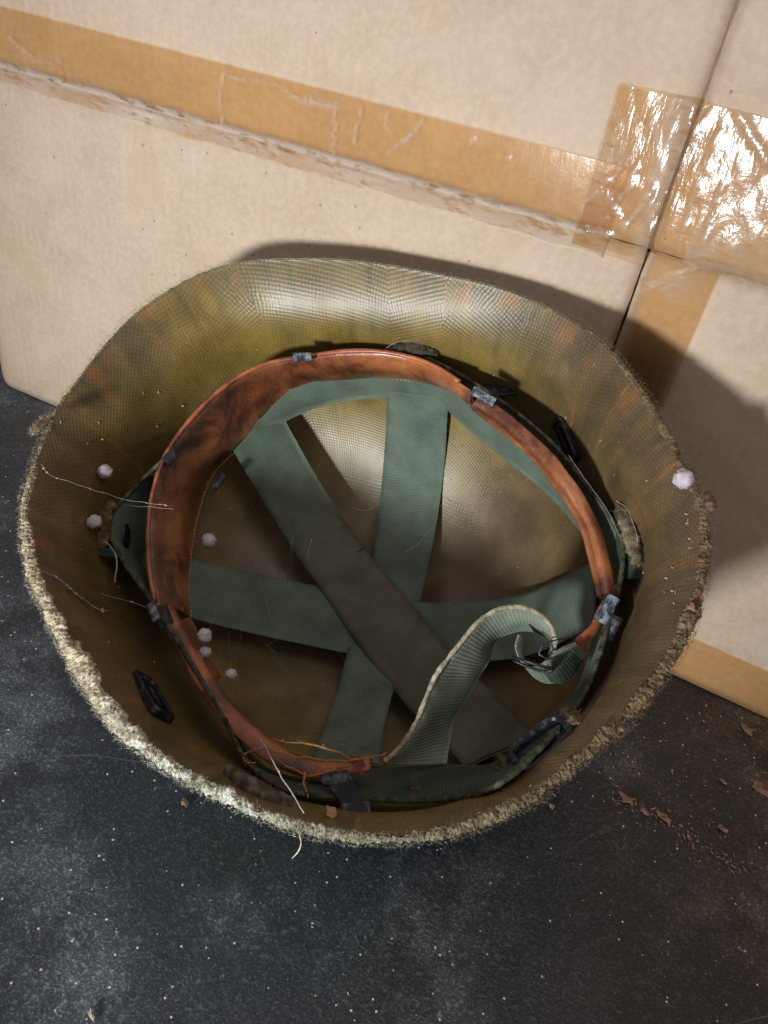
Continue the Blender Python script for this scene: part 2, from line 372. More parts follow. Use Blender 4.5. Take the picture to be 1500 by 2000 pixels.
slab('fold_shade_strip', FX - 0.003, FX + 0.003, WALL + 0.0052, WALL + 0.0060, 0.001, SZ - 0.002, simple('slit_shade_paper', srgb(96, 78, 60), 0.95, 0.7, 90), box)  # filler behind the gap, its dark colour paints the slit's shade
slab('fold_shade_strip', FX - 0.003, FX + 0.003, WALL + 0.0030, WALL + 0.0040, SZ, BT, mFold, box)  # brown filler paints the soft shade of the crease
slab('inner_liner', BX0 + 0.006, BX1 - 0.006, WALL + 0.0120, WALL + 0.0150, 0.001, BT - 0.002, mCore, box)

def tape(x0, x1, z0, z1, lift, seed, mat, creases=(), airfn=None, res=0.0016, off=0.0009, jag=0.0, wr=0.0006):
    nx = max(6, int((x1 - x0) / res)); nzv = max(6, int((z1 - z0) / res)); v = []; f = []; col = []
    for j in range(nzv + 1):
        for i in range(nx + 1):
            x = x0 + (x1 - x0) * i / nx; z = z0 + (z1 - z0) * j / nzv
            if jag and j == 0: z += jag * (N3((x * 60, 1, seed)) + 0.6 * N3((x * 240, 4, seed)))
            h = wr * abs(N3((x * 26, z * 26, seed))) + 0.4 * wr * abs(N3((x * 110, z * 70, seed + 2)))
            a = airfn(x, z) if airfn else 0.0
            for (ax, az, bx, bz, wd, ht) in creases:
                dx, dz = bx - ax, bz - az; t = max(0, min(1, ((x - ax) * dx + (z - az) * dz) / (dx * dx + dz * dz)))
                px = ax + t * dx + 0.0012 * N3((t * 5, seed, ax * 50)); pz = az + t * dz
                d = math.hypot(x - px, z - pz); g = math.exp(-(d / (wd * .8)) ** 2) * (0.65 + 0.5 * N3((t * 14, seed, bx * 40))); h += ht * g * .5; a = max(a, g * .75)
            y0 = WALL + 0.0016 * N3((x * 5, z * 5, 1.0 if z < SZ else 5.0)) * (0.5 if x < FX else 0)
            v.append((x, WALL - 0.0012 - off - h - lift - (swing(x, z0 + 0.001)) - (max(0, 0.11 * (x + 0.064)) if seed == 21.0 else 0), z)); col.append((min(1, a), 0, 0))
    I = lambda j, i: j * (nx + 1) + i
    for j in range(nzv):
        for i in range(nx): f.append((I(j, i), I(j, i + 1), I(j + 1, i + 1), I(j + 1, i)))
    return mesh_obj('packing_tape', v, f, mat, box, colors=col)
def WP(u, v): p = on_wall(u, v); return p[0], p[2]
def crease(u0, v0, u1, v1, wd=0.0012, ht=0.0012): a = WP(u0, v0); b = WP(u1, v1); return (*a, *b, wd, ht)
def air_h(x, z):       # raised lifted edge along the seam
    e = z - SZ
    a = math.exp(-((e - 0.001 - 0.001 * N3((x * 30, 0, 3))) / 0.0022) ** 2) * 0.9
    a = max(a, (1 if e < -0.001 else 0) * (0.55 + 0.5 * N3((x * 20, z * 60, 8))))
    return max(0, a)
tape(-0.46, -0.048, SZ - 0.009, SZ + 0.0325, 0, 3.0, mTape,
     [crease(25, 75, 75, 118), crease(75, 118, 122, 120), crease(437, 145, 434, 245, 0.0008, .0004), crease(440, 145, 540, 165, .0009, .0006), crease(540, 165, 600, 200, 0.0012), crease(600, 195, 660, 208, .0022),
      crease(661, 190, 654, 300, .0009), crease(707, 203, 696, 276, .0009), crease(761, 218, 757, 250, .0008), crease(828, 235, 795, 280, .0011), crease(806, 262, 762, 298, .0010), crease(928, 264, 922, 280, .0010), crease(995, 305, 993, 318, .0009)],
     air_h, jag=0.0011, wr=0.00015)
def air_c(x, z): return max(0.0, 0.30 * (0.5 + 1.5 * N3((x * 75, z * 18, 2)))) * (1 if z > 0.235 else 0.25)
tape(FX - 0.036, FX - 0.0004, SZ - 0.006, 0.3035, 0.0006, 21.0, mTapeD,
     [crease(1358, 200, 1330, 300, .0020, .003), crease(1345, 260, 1290, 400, .0016, .003), crease(1180, 370, 1225, 440, .0010, .0016), crease(1190, 345, 1120, 425, .0010, .0016), crease(1240, 350, 1175, 440, .001, .0016),
      crease(1280, 360, 1225, 440, .0014, .002), crease(1275, 375, 1272, 460, .0012, .002), crease(1245, 320, 1230, 370, .0010), crease(1190, 455, 1110, 445, .0016, .002)], air_c, wr=0.0007)
tape(FX + 0.0012, FX + 0.034, 0.155, SZ, 0.0003, 31.0, mTape, [crease(1270, 480, 1435, 530, .0009, .0015), crease(1300, 560, 1390, 500, .001, .0007), crease(1240, 570, 1330, 530, .0014, .0008)],
     lambda x, z: max(0, 0.5 * N3((x * 50, z * 40, 4)) * (1 if z > 0.22 else 0)) + 0.3 * math.exp(-((x - FX - 0.002) / .003) ** 2), wr=0.0003)
tape(FX + 0.0012, FX + 0.060, SZ + 0.0002, 0.3035, 0.0006, 41.0, mTapeW,
     [crease(1370, 350, 1340, 440, .0010, .0016), crease(1420, 350, 1375, 470, .0010, .0016), crease(1440, 210, 1500, 310, .0016, .002), crease(1425, 215, 1380, 330, .0010, .0014)],
     lambda x, z: max(0.0, 0.30 * (0.45 + 1.5 * N3((x * 75, z * 18, 6)))) * (1 if x > FX + 0.017 else 0), wr=0.0009)
tape(-0.04, 0.29, 0.002, 0.036, 0, 51.0, mTape, [], None, wr=0.0002)
tape(FX + 0.0012, FX + 0.034, 0.037, 0.155, 0.0001, 61.0, mTape, [], None, wr=0.0002)

# ------------------------------------------------------------------ helmet frame
D = 0.324; TILT = 30.0; ROLL = 12.0
c_ = ray(713, 1000); side = nz(np.cross(c_, [0, 0, 1.])); up = np.cross(side, c_); t_ = math.radians(TILT)
HN = -nz(c_ * math.cos(t_) - up * math.sin(t_)); HC = CAM + c_ * D
HN = np.array(Matrix.Rotation(math.radians(ROLL), 3, Vector(nz(np.cross(side, HN)))) @ Vector(HN))   # a little roll: the right side stands nearer the lens
HU = nz(side - HN * (side @ HN)); HV = np.cross(HN, HU)
def L(x, y, d): return HC + HU * x + HV * y - HN * d
def PX(u, v, d):
    """the point of the plane d metres below the rim plane that lies at (u, v)"""
    return on_plane(u, v, HC - HN * d, HN)
def loc(p): q = np.array(p) - HC; return np.array([q @ HU, q @ HV, -(q @ HN)])
RIM = [(580,503),(700,507),(800,522),(900,541),(1000,567),(1100,612),(1180,667),(1250,752),(1300,832),(1338,910),(1375,980),(1385,1060),(1374,1140),(1352,1220),(1303,1308),(1235,1398),(1148,1475),(1078,1535),(1000,1584),(900,1624),(800,1640),(700,1640),(600,1625),(510,1595),(430,1555),(350,1515),(280,1465),(222,1416),(184,1366),(152,1308),(115,1248),(88,1188),(60,1128),(46,1050),(42,990),(56,930),(80,860),(105,800),(153,737),(203,672),(262,612),(332,562),(402,527),(482,507)]
rl = np.array([loc(PX(u, v, 0))[:2] for u, v in RIM]); RC = (rl.max(0) + rl.min(0)) / 2
NT = 720
_a = np.unwrap(np.arctan2(rl[:, 1] - RC[1], rl[:, 0] - RC[0]))[::-1]; _r = np.hypot(rl[:, 0] - RC[0], rl[:, 1] - RC[1])[::-1]
_dense = cr(np.stack([_a, _r], 1).tolist(), 900)
_aa = np.concatenate([_dense[:, 0] - 2 * np.pi, _dense[:, 0], _dense[:, 0] + 2 * np.pi]); _rr = np.concatenate([_dense[:, 1]] * 3)
_o = np.argsort(_aa)
_tt = np.linspace(-np.pi, np.pi, 1440, endpoint=False); _rt = np.interp(_tt, _aa[_o], _rr[_o])
_k = np.hanning(31); _k /= _k.sum(); _rt = np.convolve(np.concatenate([_rt[-40:], _rt, _rt[:40]]), _k, 'same')[40:-40]
def rimr(t): return np.interp((t + np.pi) % (2 * np.pi) - np.pi, np.append(_tt, np.pi), np.append(_rt, _rt[0]))
PD = np.array([0, .004, .012, .025, .045, .065, .084, .102, .118, .132, .143, .1495, .152]); PR = np.array([.988, .975, .956, .932, .905, .865, .805, .715, .605, .465, .30, .15, .0])
DD = 0.152
def prof(d): return np.interp(d, PD, PR)
# smooth arc-length profile
_pp = cr(np.stack([PD, PR], 1).tolist(), 64); _pp[:, 1] = np.clip(_pp[:, 1], 0.004, 1); _pp[-1, 1] = 0; _pp[:, 0] = np.minimum(np.maximum.accumulate(_pp[:, 0]), PD[-1] - 1e-5 * np.arange(64)[::-1]); PROF = _pp
RT_MEAN = float(np.mean(_rt))
def flare(t, d):
    '''how far the brim turns outward: strongest at the raised front, mild elsewhere'''
    a = abs((t - 1.75 + np.pi) % (2 * np.pi) - np.pi); b = abs((t + 0.35 + np.pi) % (2 * np.pi) - np.pi)
    k = 0.025 + 0.085 * math.exp(-(a / 0.75) ** 2) + 0.015 * math.exp(-(b / 0.8) ** 2)
    return k * (1 - math.exp(-(d / 0.016) ** 1.3)) * math.exp(-(max(0, d - 0.02) / 0.045) ** 2)
def shell_pt(t, j, off=0.0):
    d, r = PROF[j]; R = rimr(t); r = r - flare(t, d)
    x = RC[0] + math.cos(t) * R * r; y = RC[1] + math.sin(t) * R * r
    return x, y, d
# base point: lowest point of outer shell
lowp = min((L(*shell_pt(t, j)) for t in np.linspace(-np.pi, np.pi, 60) for j in range(0, 64, 3)), key=lambda p: p[2])
BASE = np.array([lowp[0], lowp[1], 0.0])
0 and print('helmet lowest z', lowp[2], 'max y', max(L(*shell_pt(t, j))[1] for t in np.linspace(-np.pi, np.pi, 60) for j in range(0, 64, 3)), 'RC', RC, 'lamp->', nz(np.array(LAMP) - HC) @ np.array([HU, HV, HN]).T)
helmet = empty('helmet_liner', BASE)
tag(helmet, 'old upturned helmet liner with frayed rim, leather sweatband and green webbing straps', 'helmet')

# shell inside with panel-wise weave
C0 = lambda *a: np.array(srgb(*a))
stains = [  # (u, v, radius px, colour, weight)
 (200,712,22,(214,120,30),.9),(175,725,16,(190,96,26),.6),(300,625,26,(206,124,38),.7),(285,600,20,(196,110,36),.5),(410,575,28,(206,176,60),.7),(390,545,24,(150,96,60),.5),
 (440,600,30,(190,170,60),.5),(625,540,30,(176,120,60),.5),(780,560,24,(206,150,46),.8),(790,540,18,(190,124,50),.6),(840,590,16,(70,84,60),.7),(830,560,14,(70,84,60),.5),
 (915,580,24,(206,124,44),.8),(900,565,18,(196,110,50),.6),(945,590,18,(58,70,52),.8),(940,630,16,(60,72,52),.6),(995,590,20,(172,112,60),.9),(1015,625,20,(66,78,62),.8),(1010,680,16,(60,70,52),.5),
 (1105,645,22,(172,112,60),.9),(1120,665,16,(172,112,60),.7),(1130,710,20,(60,66,54),.8),(1125,690,16,(70,76,60),.7),(1155,710,12,(196,120,60),.6),(1235,762,24,(186,116,50),.9),(1215,750,18,(120,84,46),.7),
 (1300,860,30,(52,42,28),.8),(1325,895,24,(118,66,34),.8),(1345,1000,18,(150,80,46),.7),(1370,1040,14,(150,74,40),.7),(1290,990,16,(60,48,36),.5),(1300,1080,12,(60,46,36),.5),
 (75,1060,24,(170,90,34),.7),(90,1170,22,(160,84,36),.6),(60,930,20,(176,100,40),.6),(150,740,18,(120,78,48),.6),(130,790,14,(150,90,40),.5),(600,720,60,(150,124,50),.4),(650,850,60,(170,160,90),.4),
 (100,1000,30,(110,70,30),.4),(230,1400,24,(130,80,40),.4),(1180,930,40,(90,84,66),.4),(1000,570,14,(206,120,50),.6),(345,570,14,(120,90,40),.6),(480,545,22,(140,104,70),.5),(430,640,26,(176,160,50),.4)]
stP = [(u, v, r, C0(*c), w_) for u, v, r, c, w_ in stains]
ST3 = []
for (u, v, r, c, wgt) in stP:      # put each stain on the wall itself
    best = None
    for d in np.linspace(0.001, 0.15, 60):
        q = loc(PX(u, v, d)); rr_ = math.hypot(q[0] - RC[0], q[1] - RC[1]); th = math.atan2(q[1] - RC[1], q[0] - RC[0])
        e = abs(rr_ - rimr(th) * float(np.interp(d, PROF[:, 0], PROF[:, 1])))
        if best is None or e < best[0]: best = (e, PX(u, v, d))
    ST3.append((best[1], r * 0.32 / 1500, c, wgt))
SP = np.array([s[0] for s in ST3]); SR = np.array([s[1] for s in ST3])
NJ = len(PROF); v = []; colr = []
edges_px = [(262,612),(345,560),(452,507),(757,512),(875,536),(1040,580),(1180,667),(1240,740),(1330,900),(1385,1060),(1290,1330),(1000,1584),(700,1640),(350,1515),(150,1310),(45,1000),(110,790)]
pan = sorted([math.atan2(*(loc(PX(u, v_, 0))[:2] - RC)[::-1]) for u, v_ in edges_px])
def panel_id(t, d):
    t = t + 0.9 * d * (1 if d < 1 else 0)
    t = (t + np.pi) % (2 * np.pi) - np.pi
    for i, p in enumerate(pan):
        if t < p: return i
    return 0
YO = C0(140,120,60); OL = C0(126,114,80); GR = C0(140,130,102); BR = C0(104,84,66); BL = C0(88,70,50)
UVV = np.zeros((NT, NJ, 2)); arc = np.concatenate([[0], np.cumsum(np.hypot(np.diff(PROF[:, 0]), np.diff(PROF[:, 1]) * RT_MEAN))])
P3 = np.zeros((NT, NJ, 3)); ANG = np.linspace(-np.pi, np.pi, NT, endpoint=False)
for i, t in enumerate(ANG):
    for j in range(NJ):
        x, y, d = shell_pt(t, j); P3[i, j] = L(x, y, d)
for i, t in enumerate(ANG):
    ct, s_ = math.cos(t), math.sin(t)
    for j in range(NJ):
        p = P3[i, j]; d = PROF[j, 0]
        n1 = N3(tuple(p * 22)); n2 = N3(tuple(p * 60 + 7)); n3 = N3((t * 26, d * 12, 2.0))
        k = min(1, max(0, d / 0.03 + n1 * 0.8)); col = OL * (1 - k) + YO * k
        k = min(1, max(0, (d - 0.10) / 0.04)); col = col * (1 - k) + GR * k
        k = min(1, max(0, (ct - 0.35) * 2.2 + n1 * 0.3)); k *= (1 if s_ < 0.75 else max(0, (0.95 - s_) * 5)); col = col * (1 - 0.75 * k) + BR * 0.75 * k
        k = min(1, max(0, (-ct - 0.45) * 2.0 - s_ * 0.9 + 0.2)); col = col * (1 - 0.6 * k) + BL * 0.6 * k  # lower left wall darkened: shade painted into the shell colour
        st = max(0, n3) * max(0, 1 - d / 0.05); col = col * (1 - 0.6 * st) + C0(160, 112, 56) * 0.6 * st
        st = max(0, -n3 - 0.1) * max(0, 1 - d / 0.07); col = col * (1 - 0.9 * st) + C0(62, 66, 46) * 0.9 * st
        col = col * (0.92 + 0.3 * n2)
        dd = np.sqrt(((SP - p) ** 2).sum(1)); near = np.where(dd < SR * 2.2)[0]
        for q in near:
            g = math.exp(-(dd[q] / SR[q]) ** 2 * (.7 + 0.8 * n2)) * ST3[q][3] * min(1, max(0, 0.35 + 2.0 * N3((t * 34, d * 45, 6.0)) + 1.2 * n2)) * .65; col = col * (1 - g) + ST3[q][2] * g
        # seams of the duck panels: thin lighter lines
        sm = min(abs(((t + 0.9 * d) - p_ + np.pi) % (2 * np.pi) - np.pi) for p_ in pan) * RT_MEAN
        if d < 0.075: g = math.exp(-(sm / 0.0006) ** 2) * max(0, 0.25 + 0.9 * N3((t * 9, d * 30, 4))); col = col * (1 - g) + C0(176, 130, 66) * g
        colr.append(np.clip(col, 0.003, 1))
faces = []; uvl = []
for i in range(NT):
    i2 = (i + 1) % NT; t0, t1 = ANG[i], ANG[i] + 2 * np.pi / NT
    for j in range(NJ - 1):
        faces.append((i * NJ + j, i * NJ + j + 1, i2 * NJ + j + 1, i2 * NJ + j))
        pid = panel_id((t0 + t1) / 2, PROF[j, 0]); a = [0.2, 0.75, 1.2, 0.5, 0.95, 0.3, 0.8, 0.1, 0.6][pid % 9]
        ca, sa = math.cos(a), math.sin(a)
        if PROF[j, 0] > 0.12:
            cs = [(P3[q, jj] - HC) for q, jj in ((i, j), (i, j + 1), (i2, j + 1), (i2, j))]; cs = [(q @ HU, q @ HV) for q in cs]
        else:
            rr0 = RT_MEAN * 0.92; cs = [(t0 * rr0, arc[j]), (t0 * rr0, arc[j + 1]), (t1 * rr0, arc[j + 1]), (t1 * rr0, arc[j])]
        uvl += [(ca * a_ - sa * b_, sa * a_ + ca * b_) for a_, b_ in cs]
shell = mesh_obj('shell', P3.reshape(-1, 3), faces, mShell, helmet, uv=uvl, colors=colr)
# outer canvas skin of the shell
v = []; f = []; NO = 240
TO = 0.0042
for i in range(NO):
    t = -np.pi + 2 * np.pi * i / NO
    for j in range(0, NJ, 3):
        x, y, d = shell_pt(t, j); p = L(x, y, d); g = 1 - PROF[j, 1]
        out = HU * math.cos(t) + HV * math.sin(t)
        nn = nz(out * (1 - (d / DD) ** 3 * 0.98) - HN * (d / DD) ** 2)
        q = p + nn * (TO * (0.25 if j == 0 else 0.7 if j == 3 else 1.0)); q[2] = max(q[2], 0.0006); v.append(q)
K = len(range(0, NJ, 3))
for i in range(NO):
    i2 = (i + 1) % NO
    for j in range(K - 1): f.append((i * K + j, i2 * K + j, i2 * K + j + 1, i * K + j + 1))
mesh_obj('outer_cover', v, f, mCanvas, helmet)
# frayed rim: lumpy roll plus fibres
def amt(t):     # how thick the fray is, by direction (near left is worst)
    a = -2.35; dd = abs((t - a + np.pi) % (2 * np.pi) - np.pi)
    b = 1.0 * math.exp(-(dd / 0.75) ** 2); dd2 = abs((t + 0.75 + np.pi) % (2 * np.pi) - np.pi); c = 0.75 * math.exp(-(dd2 / 0.75) ** 2)
    dd3 = abs((t - 0.2 + np.pi) % (2 * np.pi) - np.pi); return 0.18 + 1.25 * b + c + 0.35 * math.exp(-(dd3 / 0.7) ** 2) - 0.10
def fraycol(t, n):  # strongly lit near left painted paler, right side browner for dust in shade
    cr_ = C0(222, 210, 184); gr = C0(186, 196, 174); ol = C0(158, 152, 122); br = C0(146, 120, 96); wt = C0(226, 232, 226)
    a = abs((t + 2.3 + np.pi) % (2 * np.pi) - np.pi); b = abs((t + 1.75 + np.pi) % (2 * np.pi) - np.pi); c = abs((t + 0.2 + np.pi) % (2 * np.pi) - np.pi)
    ka = math.exp(-(a / 0.8) ** 4); kb = math.exp(-(b / 0.45) ** 2); kc = math.exp(-(c / 0.9) ** 4)
    col = ol * (1 - ka) + cr_ * ka; col = col * (1 - kb * 0.7) + (wt if n > 0 else gr) * kb * 0.7; col = col * (1 - kc * 0.8) + br * kc * 0.8
    return col * (0.85 + 0.5 * n)
NF = 4200; NR = 30; v = []; f = []; fc = []
for i in range(NF):
    t = -np.pi + 2 * np.pi * i / NF; A = amt(t); out = HU * math.cos(t) + HV * math.sin(t); R = float(rimr(t)); e = (math.cos(t) * 9, math.sin(t) * 9, 0)
    rag = 1 + 0.9 * N3((e[0], e[1], 1)) + 0.6 * N3((e[0] * 2.6, e[1] * 2.6, 2))
    bw = 0.0006 + 0.0016 * A * max(0.1, rag); bh = 0.0006 + 0.0008 * A * max(.15, rag)
    ctr = L(RC[0] + math.cos(t) * (R - 0.0006 - 0.0007 * A * rag), RC[1] + math.sin(t) * (R - 0.0006 - 0.0007 * A * rag), 0.0010)
    for k in range(NR):
        a = 2 * math.pi * k / NR; dx, dz = math.cos(a), math.sin(a)
        q = ctr + out * bw * dx + HN * bh * dz
        n = 0.8 * N3(tuple(q * 240)) + 0.9 * N3(tuple(q * 640)) + 0.9 * N3(tuple(q * 1400))
        q = q + (out * dx + HN * dz) * n * 0.0009 * min(1.2, 0.25 + A)
        v.append(q); fc.append(np.clip(fraycol(t, 0.6 * N3(tuple(q * 160)) + .3 * N3(tuple(q * 700))), 0.02, 0.85))
for i in range(NF):
    i2 = (i + 1) % NF
    for k in range(NR): k2 = (k + 1) % NR; f.append((i * NR + k, i2 * NR + k, i2 * NR + k2, i * NR + k2))
mesh_obj('frayed_edge', v, f, mFray, helmet, colors=fc)
def fibres(name, roots, parent, mat, kind='stuff'):
    """roots: (point, direction, length, width, colour)"""
    v = []; f = []; c = []
    for p, dr, ln, wd, col in roots:
        dr = nz(dr); curl = np.random.normal(0, 1, 3); q = np.array(p, float); s = nz(np.cross(dr, curl) + 1e-9); b = len(v); n = 5
        for k in range(n):
            w_ = wd * (1 - 0.75 * k / (n - 1)); v.append(q - s * w_ / 2); v.append(q + s * w_ / 2); v.append(q + np.cross(s, dr) * w_ * 0.6); c += [col] * 3
            q = q + dr * ln / (n - 1); dr = nz(dr + curl * 0.22)
        for k in range(n - 1):
            o_ = b + 3 * k
            for (x_, y_) in ((0, 1), (1, 2), (2, 0)): f.append((o_ + x_, o_ + y_, o_ + 3 + y_, o_ + 3 + x_))
    return mesh_obj(name, v, f, mat, parent, colors=c, kind=kind)
roots = []
for i in range(30000):
    t = random.uniform(-np.pi, np.pi); A = amt(t) * (0.6 + 0.6 * N3((t * 11, 0, 5)))
    if random.random() > 0.35 + 0.6 * A: continue
    out = HU * math.cos(t) + HV * math.sin(t); R = float(rimr(t)); off = random.uniform(-0.0030, 0.0028) * (0.6 + 0.5 * A)
    p = L(RC[0] + math.cos(t) * (R + off), RC[1] + math.sin(t) * (R + off), random.uniform(-0.0012, 0.002))
    tang = -HU * math.sin(t) + HV * math.cos(t)
    dr = out * np.random.normal(0.35 if off > 0 else -0.15, 0.6) + HN * abs(np.random.normal(0.3, 0.5)) + tang * np.random.normal(0, 0.9)
    ln = random.uniform(0.0005, 0.0018) * (0.6 + 0.6 * A) * (2.8 if random.random() < 0.02 else 1)
    roots.append((p, dr, ln, random.uniform(0.00010, 0.00024), np.clip(fraycol(t, random.uniform(-0.35, 0.7)), 0.03, 0.9)))
fibres('rim_fibres', roots, helmet, mFray)

# ------------------------------------------------------------------ ribbons (webbing, leather)
def ribbon(name, A, B, mat, parent, th=0.0012, nl=120, nw=8, bulge=0.0, closed=False, wave=0.0003, seed=0, tint=None, edge=0.0):
    """strip between edge A and edge B (lists of 3D points), with thickness; returns object and sampled edges"""
    a = cr(A, nl, closed); b = cr(B, nl, closed); k = nl
    v = []; uv = []; cl = []; ctr = (a + b) / 2; s = 0
    rows = []
    for i in range(k):
        if i: s += np.linalg.norm(ctr[i] - ctr[i - 1])
        T = ctr[(i + 1) % k] - ctr[i - 1] if closed else ctr[min(i + 1, k - 1)] - ctr[max(i - 1, 0)]
        W = b[i] - a[i]; wl = np.linalg.norm(W); nn = nz(np.cross(nz(T), nz(W)))
        if nn @ (CAM - ctr[i]) < 0: nn = -nn
        rows.append((a[i], W, wl, nn, s))
    # keep normals coherent along the strip
    ns = [r[3] for r in rows]
    for i in range(1, k):
        if ns[i] @ ns[i - 1] < 0: ns[i] = -ns[i]
    for lay in (1, -1):
        for i in range(k):
            a0, W, wl, _, s = rows[i]; nn = ns[i]
            for j in range(nw + 1):
                q = j / nw; h = bulge * math.sin(math.pi * q) if not hasattr(bulge, '__call__') else bulge(i / (k - 1), q)
                p = a0 + W * q; h += wave * (N3(tuple(p * 70 + seed)) + 0.5 * N3(tuple(p * 190 + seed)))
                tt = th * (0.30 if j in (0, nw) else (0.85 if j in (1, nw - 1) else 1.0)) * 0.5
                ed = edge * (N3((s * 700, q * 3, seed)) if j in (0, nw) else 0)
                v.append(p + nn * (h + lay * tt) + nz(W) * ed); uv.append((s, q * wl)); cl.append(tint(i / (k - 1), q) if tint else (1, 1, 1))
    f = []; n1 = nw + 1; q0 = k * n1
    for i in range(k if closed else k - 1):
        i2 = (i + 1) % k
        for j in range(nw):
            f.append((i * n1 + j, i2 * n1 + j, i2 * n1 + j + 1, i * n1 + j + 1)); f.append((q0 + i * n1 + j, q0 + i * n1 + j + 1, q0 + i2 * n1 + j + 1, q0 + i2 * n1 + j))
        for j in (0, nw): f.append((i * n1 + j, q0 + i * n1 + j, q0 + i2 * n1 + j, i2 * n1 + j))
    if not closed:
        for i in (0, k - 1):
            for j in range(nw): f.append((i * n1 + j, i * n1 + j + 1, q0 + i * n1 + j + 1, q0 + i * n1 + j))
    return mesh_obj(name, v, f, mat, parent, uv=uv, colors=cl), a, b
def fit_in(u, v, d, margin=0.0025):
    '''same sight line, but brought off the wall if the wall is nearer'''
    for k in range(40):
        p = PX(u, v, d)
        q = loc(p); th = math.atan2(q[1] - RC[1], q[0] - RC[0]); rr_ = math.hypot(q[0] - RC[0], q[1] - RC[1])
        if rr_ - float(rimr(th)) * (float(np.interp(q[2], PROF[:, 0], PROF[:, 1])) - flare(th, max(0, q[2]))) < -margin: break
        d -= 0.001
    return p
def edges(lst): return [fit_in(a, b, c, .0025) for a, b, c, *_ in lst], [fit_in(d, e, f_, .0015) for _, _, _, d, e, f_ in lst]
def inside(p, margin=0.002):
    """pull a point inside the shell wall"""
    q = loc(p); th = math.atan2(q[1] - RC[1], q[0] - RC[0]); rr_ = math.hypot(q[0] - RC[0], q[1] - RC[1]); lim = float(rimr(th)) * (float(np.interp(q[2], PROF[:, 0], PROF[:, 1])) - flare(th, max(0, q[2]))) - margin
    return rr_ - lim

BAND = [  # top edge (u, v, depth) ; bottom edge (u, v, depth)
 (213,1018,.045, 300,1062,.080),(270,945,.045, 345,960,.080),(330,885,.038, 420,900,.080),(400,785,.038, 480,870,.080),(480,735,.038, 545,828,.080),(600,705,.038, 640,790,.080),
 (700,690,.038, 755,777,.078),(800,690,.038, 860,795,.078),(880,722,.038, 915,840,.080),(980,785,.038, 990,900,.082),(1080,868,.038, 1080,975,.082),(1150,955,.045, 1145,1060,.082),
 (1213,1050,.045, 1162,1150,.078),(1212,1130,.045, 1175,1180,.075),(1188,1220,.045, 1160,1240,.074),(1148,1340,.045, 1128,1340,.074),(1082,1432,.043, 1062,1402,.070),
 (970,1535,.040, 968,1488,.068),(850,1562,.040, 850,1494,.068),(700,1560,.040, 705,1504,.068),(570,1545,.042, 580,1518,.070),(485,1490,.044, 500,1480,.074),(436,1400,.045, 452,1394,.075),
 (318,1205,.045, 338,1205,.075),(238,1090,.045, 280,1105,.078)]
for b in BAND:
    e1, e2 = inside(PX(*b[:3])), inside(PX(*b[3:]))
    if e1 > 0 or e2 > 0: print('band outside', b[:2], round(e1, 4), round(e2, 4))
A, B = edges(BAND)
ribbon('web_band', A, B, mWeb, helmet, 0.0016, 260, 8, 0.0, True, 0.0005, 3, tint=lambda s, q: (lambda k: (k, k, k))(1 - 0.55 * math.exp(-((s - .76) / .11) ** 4)), edge=0.0006)

def dprof(s, d0, d1): return d0 + (d1 - d0) * (1 - abs(2 * s - 1) ** 2.2)
def strap(L1, L2, d0, d1, mat, seed, off=0.0, tint=None):
    n = len(L1); A = [fit_in(*L1[i], dprof(i / (n - 1), d0, d1), .002) for i in range(n)]; n2 = len(L2)
    B = [fit_in(*L2[i], dprof(i / (n2 - 1), d0, d1), .002) for i in range(n2)]
    A = cr(A, 24); B = cr(B, 24)
    return ribbon('crown_strap', A, B, mat, helmet, 0.0014, 160, 10, 0.0006, False, 0.0004, seed, tint=tint, edge=0.0003)
strap([(757,760),(753,850),(745,950),(733,1050),(715,1150),(685,1250),(660,1340),(635,1410),(606,1490)], [(876,775),(870,880),(862,960),(846,1060),(824,1160),(795,1260),(770,1345),(750,1420),(742,1495)], .074, .130, mWeb, 11)
strap([(345,1078),(450,1108),(540,1130),(620,1145),(720,1166),(820,1176),(900,1177),(1000,1165),(1070,1140),(1160,1095)], [(350,1200),(430,1222),(520,1243),(600,1260),(665,1273),(760,1287),(850,1293),(960,1290),(1050,1275),(1165,1215)], .076, .127, mWeb, 12)
s3 = strap([(455,880),(515,980),(570,1070),(622,1145),(680,1230),(740,1310),(800,1385),(850,1435),(910,1500)], [(540,790),(600,900),(655,990),(713,1070),(770,1140),(830,1210),(895,1290),(960,1350),(1045,1440)], .074, .1235, mWebB, 13, tint=lambda s, q: tuple(np.array((.80, 1.22, 1.12)) * (1 - min(1, s / .36)) + np.array((1, 1, 1)) * min(1, s / .36)))  # lit upper end painted greener than the shaded rest
# worn crease across the diagonal strap
mb = MB(); pts = [PX(632, 1118, .1205), PX(655, 1100, .1205), PX(680, 1090, .1205), PX(712, 1070, .1205)]; mb.tube(cr(pts, 20), 0.0004, 6); mb.build('crease_stitch', simple('dark_thread', srgb(44, 36, 26)), helmet)

